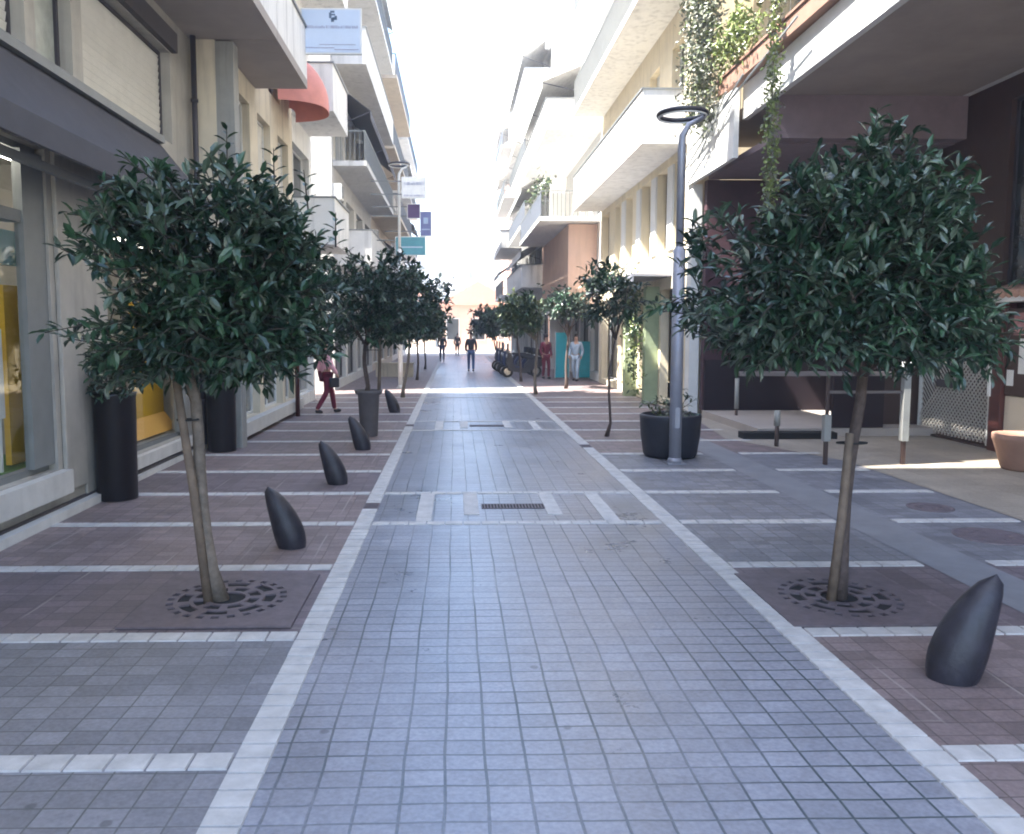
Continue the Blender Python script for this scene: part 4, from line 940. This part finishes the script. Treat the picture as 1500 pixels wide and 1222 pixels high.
# ============================================================ PEOPLE
def skinmesh(verts, edges, radii, name, m, parent, sub=1):
    me = bpy.data.meshes.new(name); me.from_pydata([Vector(v) for v in verts], edges, [])
    o = bpy.data.objects.new(name, me); link(o)
    md = o.modifiers.new('skin', 'SKIN'); sd = me.skin_vertices[0].data
    for i, r_ in enumerate(radii): sd[i].radius = (r_, r_) if not isinstance(r_, tuple) else r_
    sd[0].use_root = True
    s_ = o.modifiers.new('sub', 'SUBSURF'); s_.levels = sub; s_.render_levels = sub
    dg = bpy.context.evaluated_depsgraph_get(); dg.update()
    nm = bpy.data.meshes.new_from_object(o.evaluated_get(dg)); nm.name = name
    bpy.data.objects.remove(o)
    nm.materials.clear(); nm.materials.append(m)
    for p in nm.polygons: p.use_smooth = True
    ob = link(bpy.data.objects.new(name, nm)); ob.parent = parent; return ob
def person(label, x, y, rot, top, legs, H=1.68, stride=.22, hairlen=0, skirt=False, bag=None, seed=1):
    t = thing('person', label, 'person', (x, y, .01)); t.rotation_euler = (0, 0, rot)
    s = H/1.7; q = stride
    J = {'pel': (0, 0, .93), 'wai': (0, 0, 1.08), 'che': (0, .01, 1.3), 'nec': (0, .0, 1.46), 'hd0': (0, .02, 1.56), 'hd1': (0, .015, 1.66),
         'sL': (-.17, 0, 1.4), 'eL': (-.23, -.05-q*.3, 1.13), 'wL': (-.22, .08-q*.3, .9), 'fL': (-.21, .1-q*.3, .81),
         'sR': (.17, 0, 1.4), 'eR': (.23, -.03+q*.3, 1.13), 'wR': (.22, .12+q*.3, .92), 'fR': (.21, .15+q*.3, .83),
         'hL': (-.09, 0, .88), 'kL': (-.1, .06+q*.5, .5), 'aL': (-.1, q, .08), 'tL': (-.1, q+.15, .035),
         'hR': (.09, 0, .88), 'kR': (.1, .06-q*.3, .5), 'aR': (.1, -q*1.1, .1), 'tR': (.1, -q*1.1+.14, .035)}
    R_ = {'pel': .12, 'wai': .11, 'che': .13, 'nec': .052, 'hd0': .075, 'hd1': .085, 'sL': .055, 'eL': .04, 'wL': .028, 'fL': .03, 'sR': .055, 'eR': .04, 'wR': .028, 'fR': .03,
          'hL': .085, 'kL': .058, 'aL': .04, 'tL': .032, 'hR': .085, 'kR': .058, 'aR': .04, 'tR': .032}
    E = [('pel','wai'),('wai','che'),('che','nec'),('nec','hd0'),('hd0','hd1'),('che','sL'),('sL','eL'),('eL','wL'),('wL','fL'),('che','sR'),('sR','eR'),('eR','wR'),('wR','fR'),
         ('pel','hL'),('hL','kL'),('kL','aL'),('aL','tL'),('pel','hR'),('hR','kR'),('kR','aR'),('aR','tR')]
    def sub(keys, name, m, grow, par, ov={}):
        keys = list(keys); idx = {k: i for i, k in enumerate(keys)}
        return skinmesh([Vector(J[k])*s for k in keys], [(idx[a], idx[b]) for a, b in E if a in idx and b in idx], [(ov.get(k, R_[k])+grow)*s for k in keys], name, m, par)
    body = sub(J.keys(), 'body', M['skin'], 0, t)
    sub(['pel', 'wai', 'che', 'sL', 'eL', 'wL', 'sR', 'eR', 'wR'], 'jacket', M[top], .022, t, {'pel': .135})
    sub(['pel', 'hL', 'kL', 'aL', 'hR', 'kR', 'aR'], 'trousers', M[legs], .014, t)
    for k in 'LR':
        a, b = Vector(J['a'+k])*s, Vector(J['t'+k])*s
        skinmesh([a-Vector((0, .03, .03)), a.lerp(b, .6), b+Vector((0, .02, 0))], [(0, 1), (1, 2)], [.05*s, .048*s, .035*s], 'shoe', M['black_cloth'], t)
    hv = [Vector((0, -.02, 1.64))*s, Vector((0, .0, 1.71))*s, Vector((0, .045, 1.715))*s]; he = [(0, 1), (1, 2)]; hr = [.09*s, .085*s, .05*s]
    if hairlen: hv.append(Vector((0, -.075, 1.5))*s); he.append((0, 3)); hr.append(.07*s)
    skinmesh(hv, he, hr, 'hair', M['hair'], t)
    # face
    mb = MB(); 
    for sx_ in (-.03, .03): mb.lathe((sx_*s, .098*s, 1.63*s), [(0.001, -.008), (.008, 0), (.001, .008)], 8)
    o = mb.build('eyes', M['hair']); o.parent = t
    mb = MB(); mb.tube([(0, .095*s, 1.64*s), (0, .12*s, 1.6*s), (0, .1*s, 1.59*s)], [.008, .014, .008], 6); o = mb.build('nose', M['skin']); o.parent = t
    if bag:
        mb = MB(); mb.box(.2*s, .3*s, .0, .22*s, .62*s, .84*s); o = mb.build('bag', M[bag], None, .02)
        o.matrix_world = Matrix.Translation((x, y, .01)) @ Matrix.Rotation(rot, 4, 'Z')
        props(o, 'dark bag held by the '+label.split(' walking')[0].split(' standing')[0], 'bag')
    return t
person('woman in a pink jacket and maroon trousers walking by the left shops', -3.05, 19.0, R(-60), 'pink', 'maroon', H=1.72, hairlen=1, stride=.25, bag='black_cloth')
person('dark dressed person walking far up the left part of the road', -.8, 49, R(180), 'black_cloth', 'navy', H=1.75)
person('person in dark top and blue trousers walking on the right part of the road', .73, 37.4, R(0), 'black_cloth', 'denim', H=1.78, stride=.12)
person('person in pale blue standing before the teal panels', 4.6, 30.6, R(150), 'paleblue', 'paleblue', H=1.75, stride=.1)
person('person in a maroon coat standing left of the teal panels', 3.6, 32.0, R(200), 'maroon', 'maroon', H=1.72, stride=.05, hairlen=1)
person('tiny far person in a dark coat at the end of the road', .15, 60, R(180), 'black_cloth', 'black_cloth', H=1.6, stride=.15)

# ============================================================ SCOOTERS
def scooter(m):
    t = thing('scooter', '', 'scooter', (0, 0, 0), 'scooters parked along the right edge of the road')
    for y in (-.6, .62):
        mb = MB(); mb.tube([(0, y+.2*math.cos(a), .24+.2*math.sin(a)) for a in [i*math.pi/10 for i in range(21)]], .05, 8, cap=False); wh = mb.build('wheel', M['rubber'], t)
        mb = MB(); mb.tube([(-.03, y, .24), (.03, y, .24)], .14, 12); mb.build('rim', M['chrome'], wh)
    mb = MB()
    prof = [(-.85, .5), (-.8, .72), (-.3, .74), (-.12, .5), (-.1, .36), (.3, .34), (.42, .5), (.5, 1.0), (.62, 1.0), (.66, .6), (.55, .3), (-.1, .2), (-.4, .34)]
    w_ = .15; n = len(prof)
    mb.add([(-w_, y, z) for y, z in prof]+[(w_, y, z) for y, z in prof], [tuple(range(n)), tuple(range(2*n-1, n-1, -1))]+[(i, (i+1) % n, n+(i+1) % n, n+i) for i in range(n)])
    mb.build('body', m, t, .03)
    mb = MB(); mb.box(-.13, .13, -.82, -.15, .745, .84); mb.build('seat', M['rubber'], t, .03)
    mb = MB(); mb.tube([(-.33, .42, 1.05), (-.1, .52, 1.08), (.1, .52, 1.08), (.33, .42, 1.05)], .018, 6); mb.tube([(0, .55, .95), (0, .52, 1.08)], .03, 6); mb.build('handlebar', M['chrome'], t)
    mb = MB(); mb.box(-.17, .17, .6, .615, 1.0, 1.4); mb.build('windshield', M['greyglass'], t, .004)
    mb = MB(); mb.lathe((0, 0, 0), [(.001, 0), (.07, .01), (.07, .03), (.001, .04)], 12); o = mb.build('headlight', M['white_item'], t); o.rotation_euler = (R(-90), 0, 0); o.location = (0, .63, .88)
    mb = MB(); mb.box(-.16, .16, -1.02, -.76, .86, 1.12); mb.build('top_box', M['rubber'], t, .03)
    return t
pr = None
for x, y, a, m, lb in ((2.75, 33.2, 100, 'scoot_grey', 'nearest dark grey scooter parked by the right edge strip'), (2.7, 34.6, 95, 'scoot_blue', 'dark blue scooter parked second in the row'),
                       (2.7, 36.0, 104, 'scoot_grey', 'dark grey scooter parked third in the row'), (2.65, 37.4, 98, 'scoot_blue', 'dark blue scooter parked fourth in the row'), (2.6, 38.9, 100, 'scoot_grey', 'farthest dark scooter of the parked row')):
    if pr is None: t = pr = scooter(M[m])
    else:
        t = copy_tree(pr)
        if m == 'scoot_blue':
            for c in t.children:
                if c.name.startswith('body'):
                    c.data = c.data.copy(); c.data.materials[0] = M[m]
    t.location = (x, y, .01); t.rotation_euler = (0, 0, R(a)); t['label'] = lb

# ============================================================ HAZE ADDED TO BLEACH THE DISTANCE
hm = bpy.data.materials.new('washout_haze'); hm.use_nodes = True; hn = hm.node_tree
hn.nodes.remove(hn.nodes['Principled BSDF']); pv = hn.nodes.new('ShaderNodeVolumePrincipled')
pv.inputs['Color'].default_value = (.93, .94, 1, 1); pv.inputs['Density'].default_value = .0028; pv.inputs['Anisotropy'].default_value = .3
hn.links.new(pv.outputs[0], hn.nodes['Material Output'].inputs['Volume'])
mb = MB(); mb.box(-161, 161, -31, 321, -1, 23.5); props(mb.build('washout_haze', hm), kind='stuff')  # thin volume added to wash out the far end like overexposure
